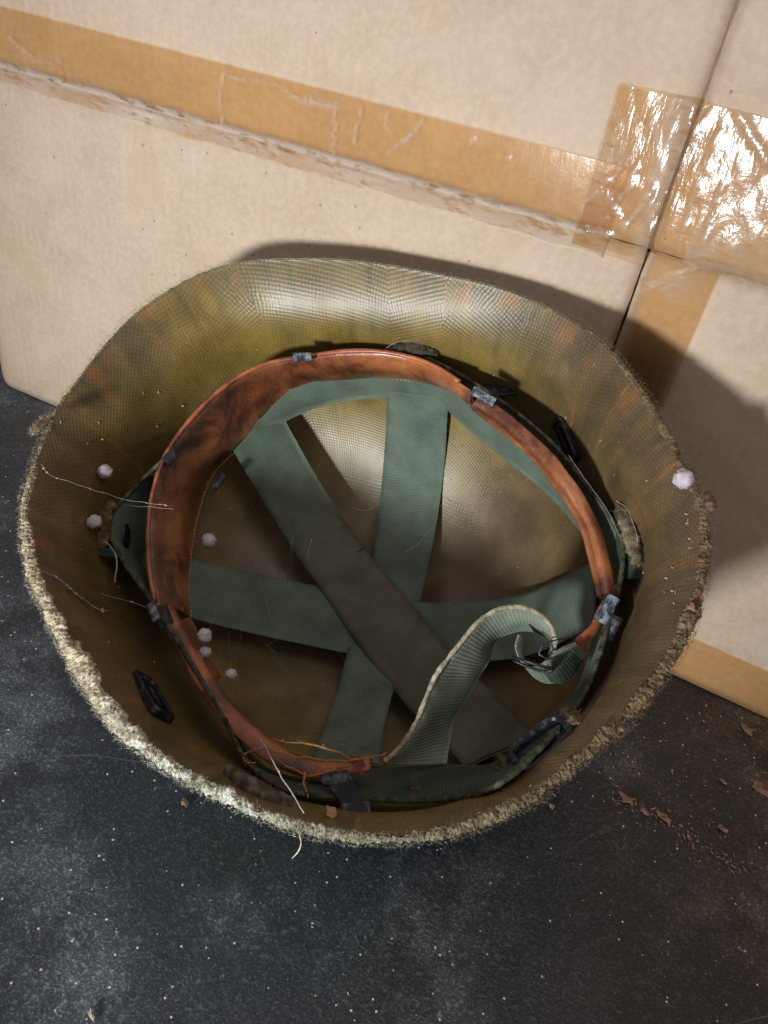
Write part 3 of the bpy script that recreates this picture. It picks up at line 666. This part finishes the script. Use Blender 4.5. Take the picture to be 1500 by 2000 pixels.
# leather sweatband
def leather_tint(dark):
    def fn(s, q):
        k = 1.0
        for (a, w_, b, d) in dark: k *= 1 - d * math.exp(-((s - a) / w_) ** 2) * b(q)
        return (k, k, k)
    return fn
LE = [(305,1185,.048, 374,1215,.074),(292,1110,.044, 368,1140,.076),(290,1030,.042, 382,1025,.077),(302,950,.035, 412,930,.078),(332,875,.033, 460,878,.078),(388,803,.033, 515,825,.078),
 (450,748,.033, 580,785,.077),(520,712,.033, 640,757,.076),(600,697,.033, 700,743,.073),(680,687,.033, 768,738,.071),(760,690,.033, 838,748,.068),(840,712,.033, 893,765,.064),(920,762,.033, 945,795,.058)]
A, B = edges(LE)
lt = leather_tint([(.42, .22, lambda q: math.exp(-((q - .05) / .28) ** 2), .72), (.22, .10, lambda q: math.exp(-((q - .7) / .35) ** 2), .75), (.08, .10, lambda q: math.exp(-((q - .1) / .2) ** 2), .6), (.30, .05, lambda q: 1, .35), (.62, .16, lambda q: math.exp(-((q - .42) / .22) ** 2), .6), (.80, .12, lambda q: math.exp(-((q - .55) / .2) ** 2), .55)])
lea, le_a, le_b = ribbon('leather_sweatband', A, B, mLeather, helmet, 0.0020, 220, 14, 0.0035, False, 0.0007, 21, tint=lt)
LE2 = [(935,775,.033, 925,797,.048),(985,802,.033, 965,830,.048),(1060,866,.033, 1032,886,.048),(1118,935,.035, 1088,955,.048),(1163,1010,.042, 1128,1022,.048),(1190,1090,.043, 1150,1092,.050),(1203,1165,.044, 1168,1168,.050)]
A, B = edges(LE2)
lt2 = leather_tint([(.5, 2, lambda q: math.exp(-((q - .62) / .07) ** 2), .5), (.5, 9, lambda q: 1, .14)])
ribbon('leather_sweatband', A, B, mLeather, helmet, 0.0020, 140, 12, lambda s, q: 0.0042 * math.sin(math.pi * min(1, q / .62)) ** 0.7 if q < .62 else 0.0018 * math.sin(math.pi * (q - .62) / .38), False, 0.0004, 22, tint=lt2)
LE3 = [(303,1190,.048, 340,1190,.056),(352,1282,.046, 385,1272,.054),(402,1365,.045, 432,1345,.053),(452,1428,.044, 478,1402,.052),(520,1485,.043, 540,1455,.052),(590,1516,.043, 606,1488,.050),(650,1518,.042, 656,1492,.050),(725,1504,.040, 728,1486,.048)]
A, B = edges(LE3)
ribbon('leather_sweatband', A, B, mLeather, helmet, 0.0018, 140, 10, 0.0032, False, 0.0005, 23, tint=leather_tint([(.6, .2, lambda q: math.exp(-((q - .1) / .2) ** 2), .6)]))
LE3b = [(345,1215,.055, 372,1205,.072),(370,1270,.055, 398,1262,.070),(410,1335,.055, 432,1322,.066)]
A, B = edges(LE3b); ribbon('leather_tail', A, B, mLeather, helmet, 0.0014, 40, 6, 0.001, False, 0.0004, 24, tint=lambda s, q: (.55, .5, .5))
LE4 = [(1186,1160,.040, 1200,1175,.045),(1166,1195,.040, 1176,1205,.046),(1152,1222,.042, 1166,1232,.048),(1125,1245,.044, 1140,1262,.050),(1118,1256,.046, 1128,1272,.052)]
A, B = edges(LE4); ribbon('leather_tail', A, B, mLeather, helmet, 0.0016, 50, 6, 0.0012, False, 0.0006, 25, tint=lambda s, q: (.85, .7, .75))
# rolled bead along the leather's upper edge, stitches along the lower one
mb = MB(); pts = np.array([p + HN * 0.0004 for p in le_a[2:-4:2]]); mb.tube(pts, [0.0013 + 0.0003 * N3(tuple(p * 90)) for p in pts], 8); o = mb.build('rolled_edge', mLeather, lea)
ca = o.data.color_attributes['tint']; ca.data.foreach_set('color', np.tile([1.05, .85, .9, 1], len(o.data.vertices)).astype(np.float32))
def stitches(edge, toward, step=0.0026, inset=0.0028):
    mb = MB(); acc = 0; last = edge[0]; k = 0
    for i in range(1, len(edge)):
        dv = edge[i] - edge[i - 1]; acc += np.linalg.norm(dv)
        if acc >= step:
            acc = 0; t = nz(dv); W = nz(toward[i] - edge[i]); nn = nz(np.cross(t, W)); nn = nn if nn @ (CAM - edge[i]) > 0 else -nn
            c = edge[i] + W * inset + nn * 0.0019; P = [c - t * 0.0009 - nn * 0.0004, c, c + t * 0.0009 - nn * 0.0004]; mb.tube(P, 0.00028, 5)
    return mb
_ea = cr(le_b, 900); _eb = cr(le_a, 900)
stitches(_ea, _eb, 0.0022, 0.0022).build('stitching', mThread, lea, kind='stuff')

# metal clips
def clip(u, v, d, ang, w_=0.0080, h=0.0034, th=0.0022, name='clip', mat=None):
    p = PX(u, v, d); a = math.radians(ang); vd = nz(p - CAM)
    rx = nz(HU - vd * (HU @ vd)); ry = nz(np.cross(rx, vd)); rx2 = rx * math.cos(a) + ry * math.sin(a); ry2 = -rx * math.sin(a) + ry * math.cos(a)
    nn = np.cross(rx2, ry2); nn = nn if nn @ vd < 0 else -nn
    mb = MB(); n = 10; V = []
    # folded strip: a saddle over the edge
    prof_ = [(-1.0, -0.9), (-1.0, 0.1), (-0.8, 0.75), (-0.35, 1.0), (0.35, 1.0), (0.8, 0.75), (1.0, 0.1), (1.0, -0.9)]
    for sx in np.linspace(-1, 1, 9):
        wob = 0.0001 * N3((sx * 3, u * .1, v * .1))
        for (py, pz) in prof_: V.append(p + rx2 * sx * w_ / 2 + ry2 * (py * h / 2 + wob) + nn * pz * th / 2)
    m_ = len(prof_); f = []
    for i in range(8):
        for j in range(m_): j2 = (j + 1) % m_; f.append((i * m_ + j, i * m_ + j2, (i + 1) * m_ + j2, (i + 1) * m_ + j))
    f += [tuple(range(m_)), tuple(8 * m_ + j for j in range(m_))[::-1]]
    mb.add(V, f); return mb.build(name, mat or mMetal, helmet, smooth=False)
clip(590, 697, .029, 4, .0098, .0046, .0040, mat=mBright); clip(646, 751, .064, 16, .0100, .0026, mat=mBright); clip(944, 774, .028, -27, .0128, .0050, .0046, mat=mBright)
clip(428, 941, .068, 55, .0100, .0036); clip(300, 1195, .040, -62, .0085, .0040, .003, mat=mBright); clip(1186, 1190, .032, 66, .0125, .0058, .004, mat=mBright)
clip(1195, 1226, .046, 66, .0110, .0056, .004)
clip(332, 893, .032, 50, .0070, .0050)
clip(318, 1205, .045, -62, .0095, .0075, .002)
# folded wire clip with dark plate by the near rim
def plate(name, pts4, d4, th, mat=None, bev=0.12):
    P = [PX(u, v, d) for (u, v), d in zip(pts4, d4)]; c = sum(P) / 4; ax = ((P[1] + P[2]) - (P[0] + P[3])) / 4; ay = ((P[3] + P[2]) - (P[0] + P[1])) / 4; az = nz(np.cross(ax, ay)) * th / 2
    mb = MB(); mb.box(c, ax, ay, az, bev); return mb.build(name, mat or mMetal, helmet, smooth=False)
plate('hook', [(624,1512),(680,1505),(692,1528),(630,1536)], [.034] * 4, .003)
plate('hook', [(640,1528),(684,1522),(722,1572),(672,1580)], [.033, .033, .030, .030], .0016)
plate('hook', [(664,1570),(722,1566),(724,1590),(668,1596)], [.026] * 4, .003)
plate('hook', [(932,755),(985,752),(1020,768),(968,775)], [.050] * 4, .002)
# slotted metal loops on the wall
def loop(name, c, ax, ay, th, wall, bevn=5):
    """rounded rectangular frame with a slot"""
    ax, ay = np.array(ax), np.array(ay); nn = nz(np.cross(ax, ay)); nn = nn if nn @ (CAM - c) > 0 else -nn
    lx, ly = np.linalg.norm(ax), np.linalg.norm(ay); ux, uy = ax / lx, ay / ly; r = min(lx, ly) * 0.5
    pts = []
    for (sx, sy, a0) in ((1, 1, 0), (-1, 1, 90), (-1, -1, 180), (1, -1, 270)):
        for k in range(bevn + 1): a = math.radians(a0 + 90 * k / bevn); pts.append(c + ux * (sx * (lx - r) + r * math.cos(a)) + uy * (sy * (ly - r) + r * math.sin(a)))
    n = len(pts); V = []; f = []
    for p in pts:
        inw = nz(c - p)
        ii = nz(inw - nn * (inw @ nn))
        for (a, b) in ((0, -th), (0, th * .5), (.25 * wall, th), (.8 * wall, th * .9), (wall, th * .3), (wall, -th)): V.append(p + ii * a + nn * b)
    for i in range(n):
        i2 = (i + 1) % n
        for j in range(6): j2 = (j + 1) % 6; f.append((i * 6 + j, i2 * 6 + j, i2 * 6 + j2, i * 6 + j2))
    mb = MB(); mb.add(V, f); mb.box(c - nn * th * .8, ux * (lx - wall) * 0.98, uy * (ly - wall) * 0.98, nn * th * .15)
    mb.box(c + nn * th * .3, ux * (lx * .62), uy * (ly * .22), nn * th * .4, .3)
    return mb.build(name, mMetal, helmet, smooth=False)
def wallpt(u, v, lift=0.002):
    best = None
    for d in np.linspace(0.002, 0.151, 300):
        p = PX(u, v, d); e = inside(p, lift)
        if best is None or abs(e) < best[0]: best = (abs(e), p)
    return best[1]
for (u, v, du, dv, w_) in ((1103, 860, 17, 42, 24), (298, 1358, 24, 42, 20)):
    c = wallpt(u, v); p1 = wallpt(u + du, v + dv); ax = p1 - c; p2 = wallpt(u + w_, v - w_ * .35); ay = p2 - c; ay = ay - nz(ax) * (ay @ nz(ax))
    loop('wall_loop', c, ax, nz(ay) * 0.0066, 0.0016, 0.0026)
c = PX(1058, 1452, .022); loop('strap_buckle', c, (PX(1112, 1412, .022) - PX(1004, 1492, .022)) / 2, (PX(1074, 1476, .016) - PX(1036, 1432, .028)) / 2, 0.0018, 0.0030)
# rivet seen through the left corner of the band
mb = MB(); c = PX(238, 1046, .052); a = nz(PX(238, 1075, .060) - PX(236, 1016, .050)); b = nz(PX(255, 1046, .066) - PX(222, 1042, .044)); b = nz(b - a * (a @ b)); nn = np.cross(a, b); nn = nn if nn @ (CAM - c) > 0 else -nn
V = []; prf = [(1.0, 0), (.95, .0008), (.7, .0013), (.45, .0009), (.35, .0004), (.12, .0004)]
for (r, h) in prf:
    for k in range(24): t = 2 * math.pi * k / 24; V.append(c + nn * (h + .0022) + (a * math.cos(t) * 1.0 + b * math.sin(t) * .75) * r * .0062)
f = [tuple(5 * 24 + k for k in range(24))]
for j in range(5):
    for k in range(24): k2 = (k + 1) % 24; f.append((j * 24 + k, j * 24 + k2, j * 24 + 24 + k2, j * 24 + 24 + k))
mb.add(V, f); mb.build('rivet', mMetal, helmet)
# small eyelets seen on the right edge between shell wall specks
# frayed webbing ends (pads) where the band is riveted to the wall
def pad(path, rad, seed, tall=0.5, n=26, m_=12, fib=260, name='frayed_web_end', col=(140, 132, 112)):
    P = cr([fit_in(*p, .0015) for p in path], n); v = []; f = []; cl = []; rts = []
    for i in range(n):
        T = nz(P[min(i + 1, n - 1)] - P[max(i - 1, 0)]); a = nz(np.cross(T, HN)); b = nz(np.cross(a, T)); e = math.sin(math.pi * (i + .5) / n) ** .35
        for k in range(m_):
            t = 2 * math.pi * k / m_; q = P[i] + (a * math.cos(t) + b * math.sin(t) * tall) * rad * e
            q = q + (a * math.cos(t) + b * math.sin(t)) * rad * .45 * (N3(tuple(q * 500 + seed)) + .5 * N3(tuple(q * 1300)))
            g = .75 + .6 * N3(tuple(q * 300)); v.append(q); cl.append(np.clip(C0(*col) * g, .02, .8))
            if random.random() < fib / (n * m_): rts.append((q, a * math.cos(t) + b * math.sin(t) + np.random.normal(0, .6, 3), random.uniform(.0008, .0024), .00016, np.clip(C0(*col) * random.uniform(.6, 1.5), .02, .8)))
    for i in range(n - 1):
        for k in range(m_): k2 = (k + 1) % m_; f.append((i * m_ + k, i * m_ + k2, (i + 1) * m_ + k2, (i + 1) * m_ + k))
    f += [tuple(range(m_)), tuple((n - 1) * m_ + k for k in range(m_))[::-1]]
    o = mesh_obj(name, v, f, mFray, helmet, colors=cl)
    vv = fibres('loose_fibres', rts, o, mFray)
    return o
pad([(752, 690, .046), (780, 680, .044), (820, 682, .044), (855, 692, .046)], .0042, 1, .5, col=(104, 100, 88))
pad([(98, 812, .002), (80, 830, -.001), (62, 848, .001)], .0024, 8, .7, fib=500, name='frayed_tuft', col=(196, 182, 160))
pad([(1378, 960, .001), (1388, 985, 0), (1388, 1005, .001)], .0018, 9, .7, fib=300, name='frayed_tuft', col=(150, 124, 104))
pad([(1208, 985, .040), (1222, 1020, .038), (1235, 1060, .037), (1244, 1105, .038)], .0034, 2, .6, col=(150, 142, 116))
pad([(218, 980, .046), (204, 1010, .044), (198, 1040, .043), (202, 1072, .044)], .0040, 3, .6, col=(140, 118, 90))
pad([(440, 1500, .040), (475, 1528, .036), (520, 1550, .034), (572, 1566, .034)], .0030, 4, .5, col=(128, 120, 106))
pad([(1090, 1392, .040), (1108, 1398, .034), (1126, 1410, .030)], .0040, 5, .6, col=(140, 124, 104))
pad([(975, 1475, .036), (985, 1490, .034), (980, 1512, .034)], .0028, 6, .6, col=(130, 120, 104))
0 or plate('web_patch', [(745,690),(855,692),(866,718),(850,722)], [.046, .046, .055, .055], .0016, mWebD)
plate('web_patch', [(1195,975),(1250,1010),(1252,1110),(1215,1150)], [.044, .040, .044, .050], .0014, mWebD)
plate('web_patch', [(188,1070),(232,1072),(236,1090),(190,1086)], [.044] * 4, .0014, mWebD)

# curled neck strap
NS = [(742,1494,.044, 872,1492,.066),(775,1466,.040, 880,1440,.068),(808,1420,.037, 888,1400,.068),(830,1368,.034, 912,1362,.067),(852,1318,.031, 938,1318,.066),(893,1264,.028, 955,1290,.064),(935,1214,.025, 970,1252,.060),(975,1190,.024, 1002,1236,.056),(1020,1186,.024, 1032,1232,.054),(1060,1204,.026, 1062,1242,.054),(1082,1236,.029, 1082,1266,.055),(1086,1266,.033, 1070,1300,.055)]
A, B = edges(NS); nst, na, nb = ribbon('nape_strap', A, B, mWebG, helmet, 0.0018, 150, 10, 0.0006, False, 0.0006, 31, edge=0.0004)
mb = MB(); mb.tube(na[4:-4], [0.0011 + .0004 * N3(tuple(p * 400)) for p in na[4:-4]], 7)
o = mb.build('selvedge', mFray, nst); ca = o.data.color_attributes['tint']; ca.data.foreach_set('color', np.tile([*srgb(176, 172, 152), 1], len(o.data.vertices)).astype(np.float32))
L1 = [(1012,1238,.034, 1024,1262,.050),(1008,1262,.034, 1022,1290,.052),(1016,1288,.035, 1040,1318,.054),(1034,1302,.036, 1060,1332,.055),(1054,1300,.037, 1080,1334,.055),(1075,1282,.037, 1104,1326,.055),(1100,1262,.038, 1134,1290,.054),(1122,1254,.040, 1146,1276,.052)]
A, B = edges(L1); _, ea, eb = ribbon('nape_strap_loop', A, B, mWebG, helmet, 0.0016, 90, 8, 0.0004, False, 0.0005, 32, edge=.0004)
L2 = [(1062,1300,.034, 1078,1330,.050),(1080,1306,.034, 1098,1334,.050),(1098,1290,.034, 1122,1318,.050),(1118,1270,.035, 1140,1290,.050)]
A, B = edges(L2); ribbon('nape_strap_loop', A, B, mWebD, helmet, 0.0016, 60, 8, 0.0006, False, 0.0005, 33, edge=.0004)
mb = MB(); mb.tube(cr([PX(1004,1284,.030), PX(1030,1292,.028), PX(1060,1302,.028), PX(1080,1306,.030), PX(1066,1312,.032), PX(1030,1302,.032), PX(1004,1290,.032)], 40), .0007, 7, True); mb.build('wire_buckle', mMetal, helmet)
mb = MB(); mb.tube(cr([PX(1052,1278,.030), PX(1062,1258,.028), PX(1085,1250,.027), PX(1110,1246,.028)], 20), .00035, 5); mb.tube(cr([PX(1052,1278,.030), PX(1070,1286,.030), PX(1094,1280,.030)], 20), .00035, 5); mb.build('wire_end', mMetal, helmet)
# edge fibres on the edge-on webbing of the lower left and right (dusty top edge of band)
mb = MB()
ba = cr([fit_in(b[0], b[1], b[2] - .0006, .0025) for b in BAND], 520, True)
def edge_len(p0, p1): return
mb.tube(ba, [0.00115 + .0004 * N3(tuple(p * 500)) for p in ba], 7, True)
o = mb.build('band_edge', mFray, helmet); cc = []
for i in range(len(ba)):
    g = .8 + .7 * N3(tuple(ba[i] * 300)); cc += [(*np.clip(C0(96, 98, 80) * g, .01, .8), 1)] * 7
ca = o.data.color_attributes['tint']; ca.data.foreach_set('color', np.array(cc, np.float32).ravel())
rts = []
for i in range(900):
    j = random.randrange(len(ba)); rts.append((ba[j], HN * .6 + np.random.normal(0, .7, 3), random.uniform(.0004, .0014), .00013, C0(130, 126, 104) * random.uniform(.5, 1.4)))
fibres('band_fuzz', rts, helmet, mFray)

# ------------------------------------------------------------------ things in and around the helmet
def blob(name, p, r, seed, mat, sq=(1, 1, 1), amp=.30, fuzz=0):
    import bmesh
    bm = bmesh.new(); bmesh.ops.create_icosphere(bm, subdivisions=3, radius=1); v = []; f = []
    for q in bm.verts:
        n = 1 + amp * N3(tuple(np.array(q.co) * 2.6 + seed)) + amp * .6 * N3(tuple(np.array(q.co) * 7 + seed)); v.append(np.array(p) + np.array(q.co) * n * r * np.array(sq))
    f = [[x.index for x in g.verts] for g in bm.faces]; bm.free()
    b = len(v)
    for k in range(fuzz):
        d = nz(np.random.normal(0, 1, 3)); d2 = nz(d + np.random.normal(0, .8, 3)); s = nz(np.cross(d, d2)) * .00007; q = np.array(p) + d * r * .95; e = q + d2 * r * .35
        i = len(v); v += [q - s, q + s, e]; f.append([i, i + 1, i + 2])
    return mesh_obj(name, v, f, mat, origin=p)
for i, (u, v, d, r, lb) in enumerate([
    (205, 921, .024, .0034, 'round white egg sac on the left inner wall of the helmet, above the other'),
    (184, 1019, .024, .0033, 'round pale pinkish egg sac beside the frayed webbing end at the left'),
    (408, 1055, .072, .0037, 'round pale egg sac at the inner edge of the wide leather sweatband'),
    (1335, 936, -.004, .0039, 'large pale egg sac stuck on the right rim of the helmet'),
    (400, 1241, .050, .0031, 'small egg sac by the narrow left leather band, just above a half hidden one'),
    (401, 1274, .056, .0026, 'half hidden small egg sac just below another beside the leather'),
    (451, 1317, .060, .0026, 'small dim egg sac hanging in cobweb at the lower left of the bowl')]):
    o = blob('egg_sac', wallpt(u, v, r * .9) if i < 2 else PX(u, v, d), r, i * 3.1, mSac, fuzz=160); tag(o, lb, 'egg sac', 'spider egg sacs in the helmet')
def thread(path, r, mat=None, knots=0, name='cobweb_thread', jit=.0006, seed=0):
    P = cr([PX(*p) for p in path], 60); P = np.array([p + np.array([N3(tuple(p * 150 + seed)), N3(tuple(p * 150 + seed + 5)), N3(tuple(p * 150 + seed + 9))]) * jit for p in P]); mb = MB()
    R = [r * (1 + .5 * N3(tuple(p * 600))) for p in P]; mb.tube(P, R, 5)
    for k in range(knots):
        q = P[random.randrange(60)]; mb.box(q, np.random.normal(0, r * 2, 3), np.random.normal(0, r * 2, 3), np.random.normal(0, r * 2, 3))
    return mb
tag(thread([(80, 905, 0), (100, 930, .006), (150, 945, .014), (240, 974, .03), (330, 988, .034)], .00009, knots=10, seed=1).build('cobweb_thread', mSilk), 'dusty cobweb thread from the upper left rim to the left corner of the webbing', 'cobweb')
tag(thread([(62, 1112, .000), (110, 1128, .008), (150, 1160, .016), (190, 1188, .026), (210, 1192, .03)], .00018, knots=8, seed=2).build('cobweb_thread', mSilk), 'dusty cobweb thread low on the left wall of the helmet', 'cobweb')
tag(thread([(508, 1440, .02), (540, 1500, .008), (572, 1550, .0), (595, 1588, -.004)], .00026, jit=.0004, seed=3).build('spider_silk_strand', mSilk), 'thick grey silk strand running down to the near rim past the rootlets', 'cobweb')
tag(thread([(238, 985, .036), (290, 990, .036), (340, 995, .04)], .00010, seed=4).build('cobweb_thread', mSilk), 'short fine cobweb line across the left webbing to the leather', 'cobweb')
tag(thread([(196, 1160, .03), (240, 1172, .034), (290, 1186, .04)], .00010, knots=6, seed=5).build('cobweb_thread', mSilk), 'fine beaded cobweb line reaching the lower left metal clip', 'cobweb')
tag(thread([(206, 1058, .038), (222, 1075, .036), (230, 1100, .036), (226, 1138, .038)], .00035, seed=6, jit=.0008).build('loose_yarn', simple('pale_yarn', srgb(170, 160, 132))), 'pale loose yarn hanging from the frayed webbing end at the left', 'yarn')
tag(thread([(742, 688, .036), (775, 668, .030), (820, 664, .030), (850, 682, .036), (858, 690, .04)], .00014, seed=7).build('loose_hair', mSilk), 'fine pale hair arching over the top frayed webbing end', 'hair')
tag(thread([(1110, 890, .03), (1160, 960, .026), (1195, 1010, .028), (1215, 1060, .03)], .00009, seed=8).build('cobweb_thread', mSilk), 'fine cobweb line along the right side of the leather roll', 'cobweb')
tag(thread([(1202, 978, .028), (1226, 996, .024), (1240, 1030, .024), (1246, 1060, .026)], .00014, seed=9).build('loose_hair', mSilk), 'thin hair curving beside the right frayed webbing end', 'hair')
# wispy web lines in the bowl (nobody could count them)
mb = MB()
for k in range(60):
    cx, cy = random.choice([(450, 1230), (430, 1300), (500, 1190), (560, 1330), (470, 1050), (620, 1000), (230, 1170), (700, 1380), (560, 1430)]); a = random.uniform(0, math.pi); l_ = random.uniform(15, 85)
    cx += random.gauss(0, 90); cy += random.gauss(0, 90); d = random.uniform(.06, .10)
    p, q = PX(cx - l_ * math.cos(a), cy - l_ * math.sin(a), d), PX(cx + l_ * math.cos(a), cy + l_ * math.sin(a), d + .012)
    mm = (p + q) / 2 + np.random.normal(0, .0022, 3); mb.tube(cr([p, mm, q], 9), random.uniform(.000025, .00005), 3)
o = mb.build('cobweb', mSilk, kind='stuff'); o['label'] = 'wispy cobweb threads across the bowl of the helmet'; o['category'] = 'cobweb'
# dry rootlets
def root(path, r, seed, spurs=12):
    P = cr([PX(*p) for p in path], 60); P = np.array([p + np.array([N3(tuple(p * 260 + seed)), N3(tuple(p * 260 + seed + 5)), N3(tuple(p * 260 + seed + 9))]) * .0005 for p in P]); mb = MB()
    mb.tube(P, [r * (1 - .55 * i / 60) * (1 + .35 * N3((i * .6, seed, 1))) for i in range(60)], 6)
    for k in range(spurs):
        i = random.randrange(4, 56); d = nz(P[i + 1] - P[i] + np.random.normal(0, .0006, 3) * 1.2); mb.tube([P[i], P[i] + d * random.uniform(.0008, .0022)], [r * .5, r * .2], 4)
    return mb
rt = empty('dried_rootlet', PX(690, 1485, .03)); tag(rt, 'dry tan rootlets bunched over the near end of the leather band', 'root')
for k, pth in enumerate([[(690,1485,.030),(650,1465,.022),(600,1452,.018),(560,1450,.018),(530,1442,.02)], [(692,1488,.030),(640,1484,.026),(580,1478,.022),(540,1468,.022),(515,1460,.024)], [(690,1490,.030),(650,1505,.030),(610,1516,.030),(590,1510,.030),(550,1490,.030),(520,1462,.026),(480,1470,.026),(474,1478,.028)], [(596,1508,.028),(594,1530,.026),(602,1560,.022)], [(680,1485,.028),(720,1480,.030),(755,1470,.036)], [(474,1478,.028),(480,1488,.030),(500,1490,.032)]]):
    root(pth, .00055, k * 2.3).build('rootlet', mRoot, rt)
def flake(u, v, d, s, seed, lb, mat=None, grp=None, floor=False, name='plant_flake'):
    p = on_floor(u, v, .0012) if floor else PX(u, v, d); n_ = np.array([0, 0, 1.]) if floor else nz(CAM - p); a = nz(np.cross(n_, [.3, .9, .1])); b = np.cross(n_, a); k = 9; V = []
    for lay in (.0004, -.0004):
        V.append(p + n_ * lay * 1.6)
        for i in range(k): t = 2 * math.pi * i / k; r = s * (.65 + .7 * N3((math.cos(t) * 1.4 + seed, math.sin(t) * 1.4, seed))); V.append(p + (a * math.cos(t) * 1.4 + b * math.sin(t) * .8) * r + n_ * (lay + .0010 * N3((t, seed, 0))))
    f = []
    for i in range(k): j = (i + 1) % k; f += [(0, 1 + i, 1 + j), (k + 1, k + 2 + j, k + 2 + i), (1 + i, k + 2 + i, k + 2 + j, 1 + j)]
    o = mesh_obj(name, V, f, mat or mFlake, smooth=False, origin=p); tag(o, lb, 'debris', grp); return o
flake(812, 1534, .048, .0036, 1, 'small dark brown flake stuck on the near webbing band', simple('dark_flake', srgb(84, 66, 56)))
flake(700, 1495, .030, .0042, 2, 'shrivelled reddish brown flake at the near end of the leather', simple('red_flake', srgb(120, 66, 52)))
flake(1183, 1357, .030, .0020, 3, 'little orange brown crumb on the lower right inner wall')
flake(648, 1587, .010, .0026, 5, 'pinkish tan crumb lodged beside the black hook at the near rim', simple('pink_flake', srgb(190, 150, 124)))
flake(1350, 1185, -.002, .0022, 4, 'reddish shred caught on the right rim of the helmet', simple('red_shred', srgb(140, 104, 88)))
for i, (u, v, s, lb) in enumerate([(1227, 1560, .0042, 'pointed brown flake nearest the helmet in the trail of crumbs'), (1485, 1540, .0062, 'largest brown flake, at the right edge of the table'), (1462, 1425, .0052, 'ragged brown flake below the box corner at the right'), (1078, 1573, .0024, 'tiny orange flake close under the near rim'), (1412, 1618, .0030, 'long brown flake between the crumb trail and the right edge'), (1412, 1525, .0020, 'small round brown bit alone above the crumb trail'),
     (1260, 1585, .0022, 'thin brown flake second in the crumb trail'), (1300, 1597, .0036, 'broad brown flake in the middle of the crumb trail'), (360, 1568, .0026, 'orange flake on the table just left of the near rim'), (178, 1980, .0022, 'small cream chip at the bottom left of the table')]):
    flake(u, v, 0, s, 10 + i, lb, floor=True, grp='flakes scattered on the table', mat=(mCrumb if 'cream' in lb else mFlake))
# crumb trail and grit (uncountable)
mb = MB(); random.seed(5)
def chip(u, v, s):
    p = on_floor(u, v, s * .4); a = np.random.normal(0, 1, 3); a = nz(a) * s * random.uniform(.6, 1.6); b = nz(np.cross(a, np.random.normal(0, 1, 3))) * s * random.uniform(.3, .8); c = nz(np.cross(a, b)) * s * .35
    mb.box(p, a, b, c)
for i in range(190):
    t = random.random(); u = 1190 + 260 * t + random.gauss(0, 9); v = 1555 + 150 * t ** 1.35 + random.gauss(0, 9); chip(u, v, random.choice([.0002, .0003, .0004, .0006, .0009]))
for i in range(120): chip(random.gauss(1360, 110), random.gauss(1560, 90), random.uniform(.0002, .0007))
o = mb.build('crumb_trail', mFlake, smooth=False, kind='stuff'); o['label'] = 'trail of reddish brown crumbs on the table right of the helmet'; o['category'] = 'crumbs'
mb = MB()
for i in range(1700):
    u, v = random.uniform(-60, 1560), random.uniform(760, 2060)
    if (u > 60 and v < 1420 and u < 1300): continue
    if N3((u * .006, v * .006, 3.3)) + random.uniform(-.25, .35) < 0: continue
    chip(u, v, random.choice([.00006, .00008, .0001, .00012, .00014, .00018, .00028]) * random.uniform(.8, 1.6))
o = mb.build('pale_grit', mCrumb, smooth=False, kind='stuff'); o['label'] = 'fine pale grit scattered over the black table'; o['category'] = 'grit'
# loose pale specks on shell
mb = MB()
for i in range(260):
    u, v = random.uniform(60, 1370), random.uniform(540, 1560); p = wallpt(u, v, .0004)
    if abs(inside(p, .0004)) > .002: continue
    s = random.uniform(.00015, .00045) * (1.6 if random.random() < .08 else 1); a = nz(np.random.normal(0, 1, 3)) * s * 1.5; b = nz(np.cross(a, np.random.normal(0, 1, 3))) * s * .6; mb.box(p, a, b, nz(np.cross(a, b)) * s * .5)
for (u, v) in [(1340, 1004), (1342, 1022), (1347, 1052), (1301, 1129), (1313, 1154), (357, 793), (200, 858)]:
    p = wallpt(u, v, .0006); mb.box(p, HU * .0006, HV * .00045, HN * .0003, .55)
o = mb.build('white_specks', mCrumb, smooth=False, kind='stuff'); o['label'] = 'white specks sticking to the inner wall of the helmet'; o['category'] = 'specks'
tag(thread([(586, 1630, -.001), (588, 1650, .006), (582, 1664, .010), (570, 1676, .012)], .00022, seed=12, jit=.0002).build('loose_yarn', simple('cream_yarn', srgb(204, 196, 168))), 'short curved cream yarn hanging outside the near rim over the table', 'yarn')
# corner crumple where the tapes meet
for o in bpy.data.objects:
    if '_w' in o: del o['_w']
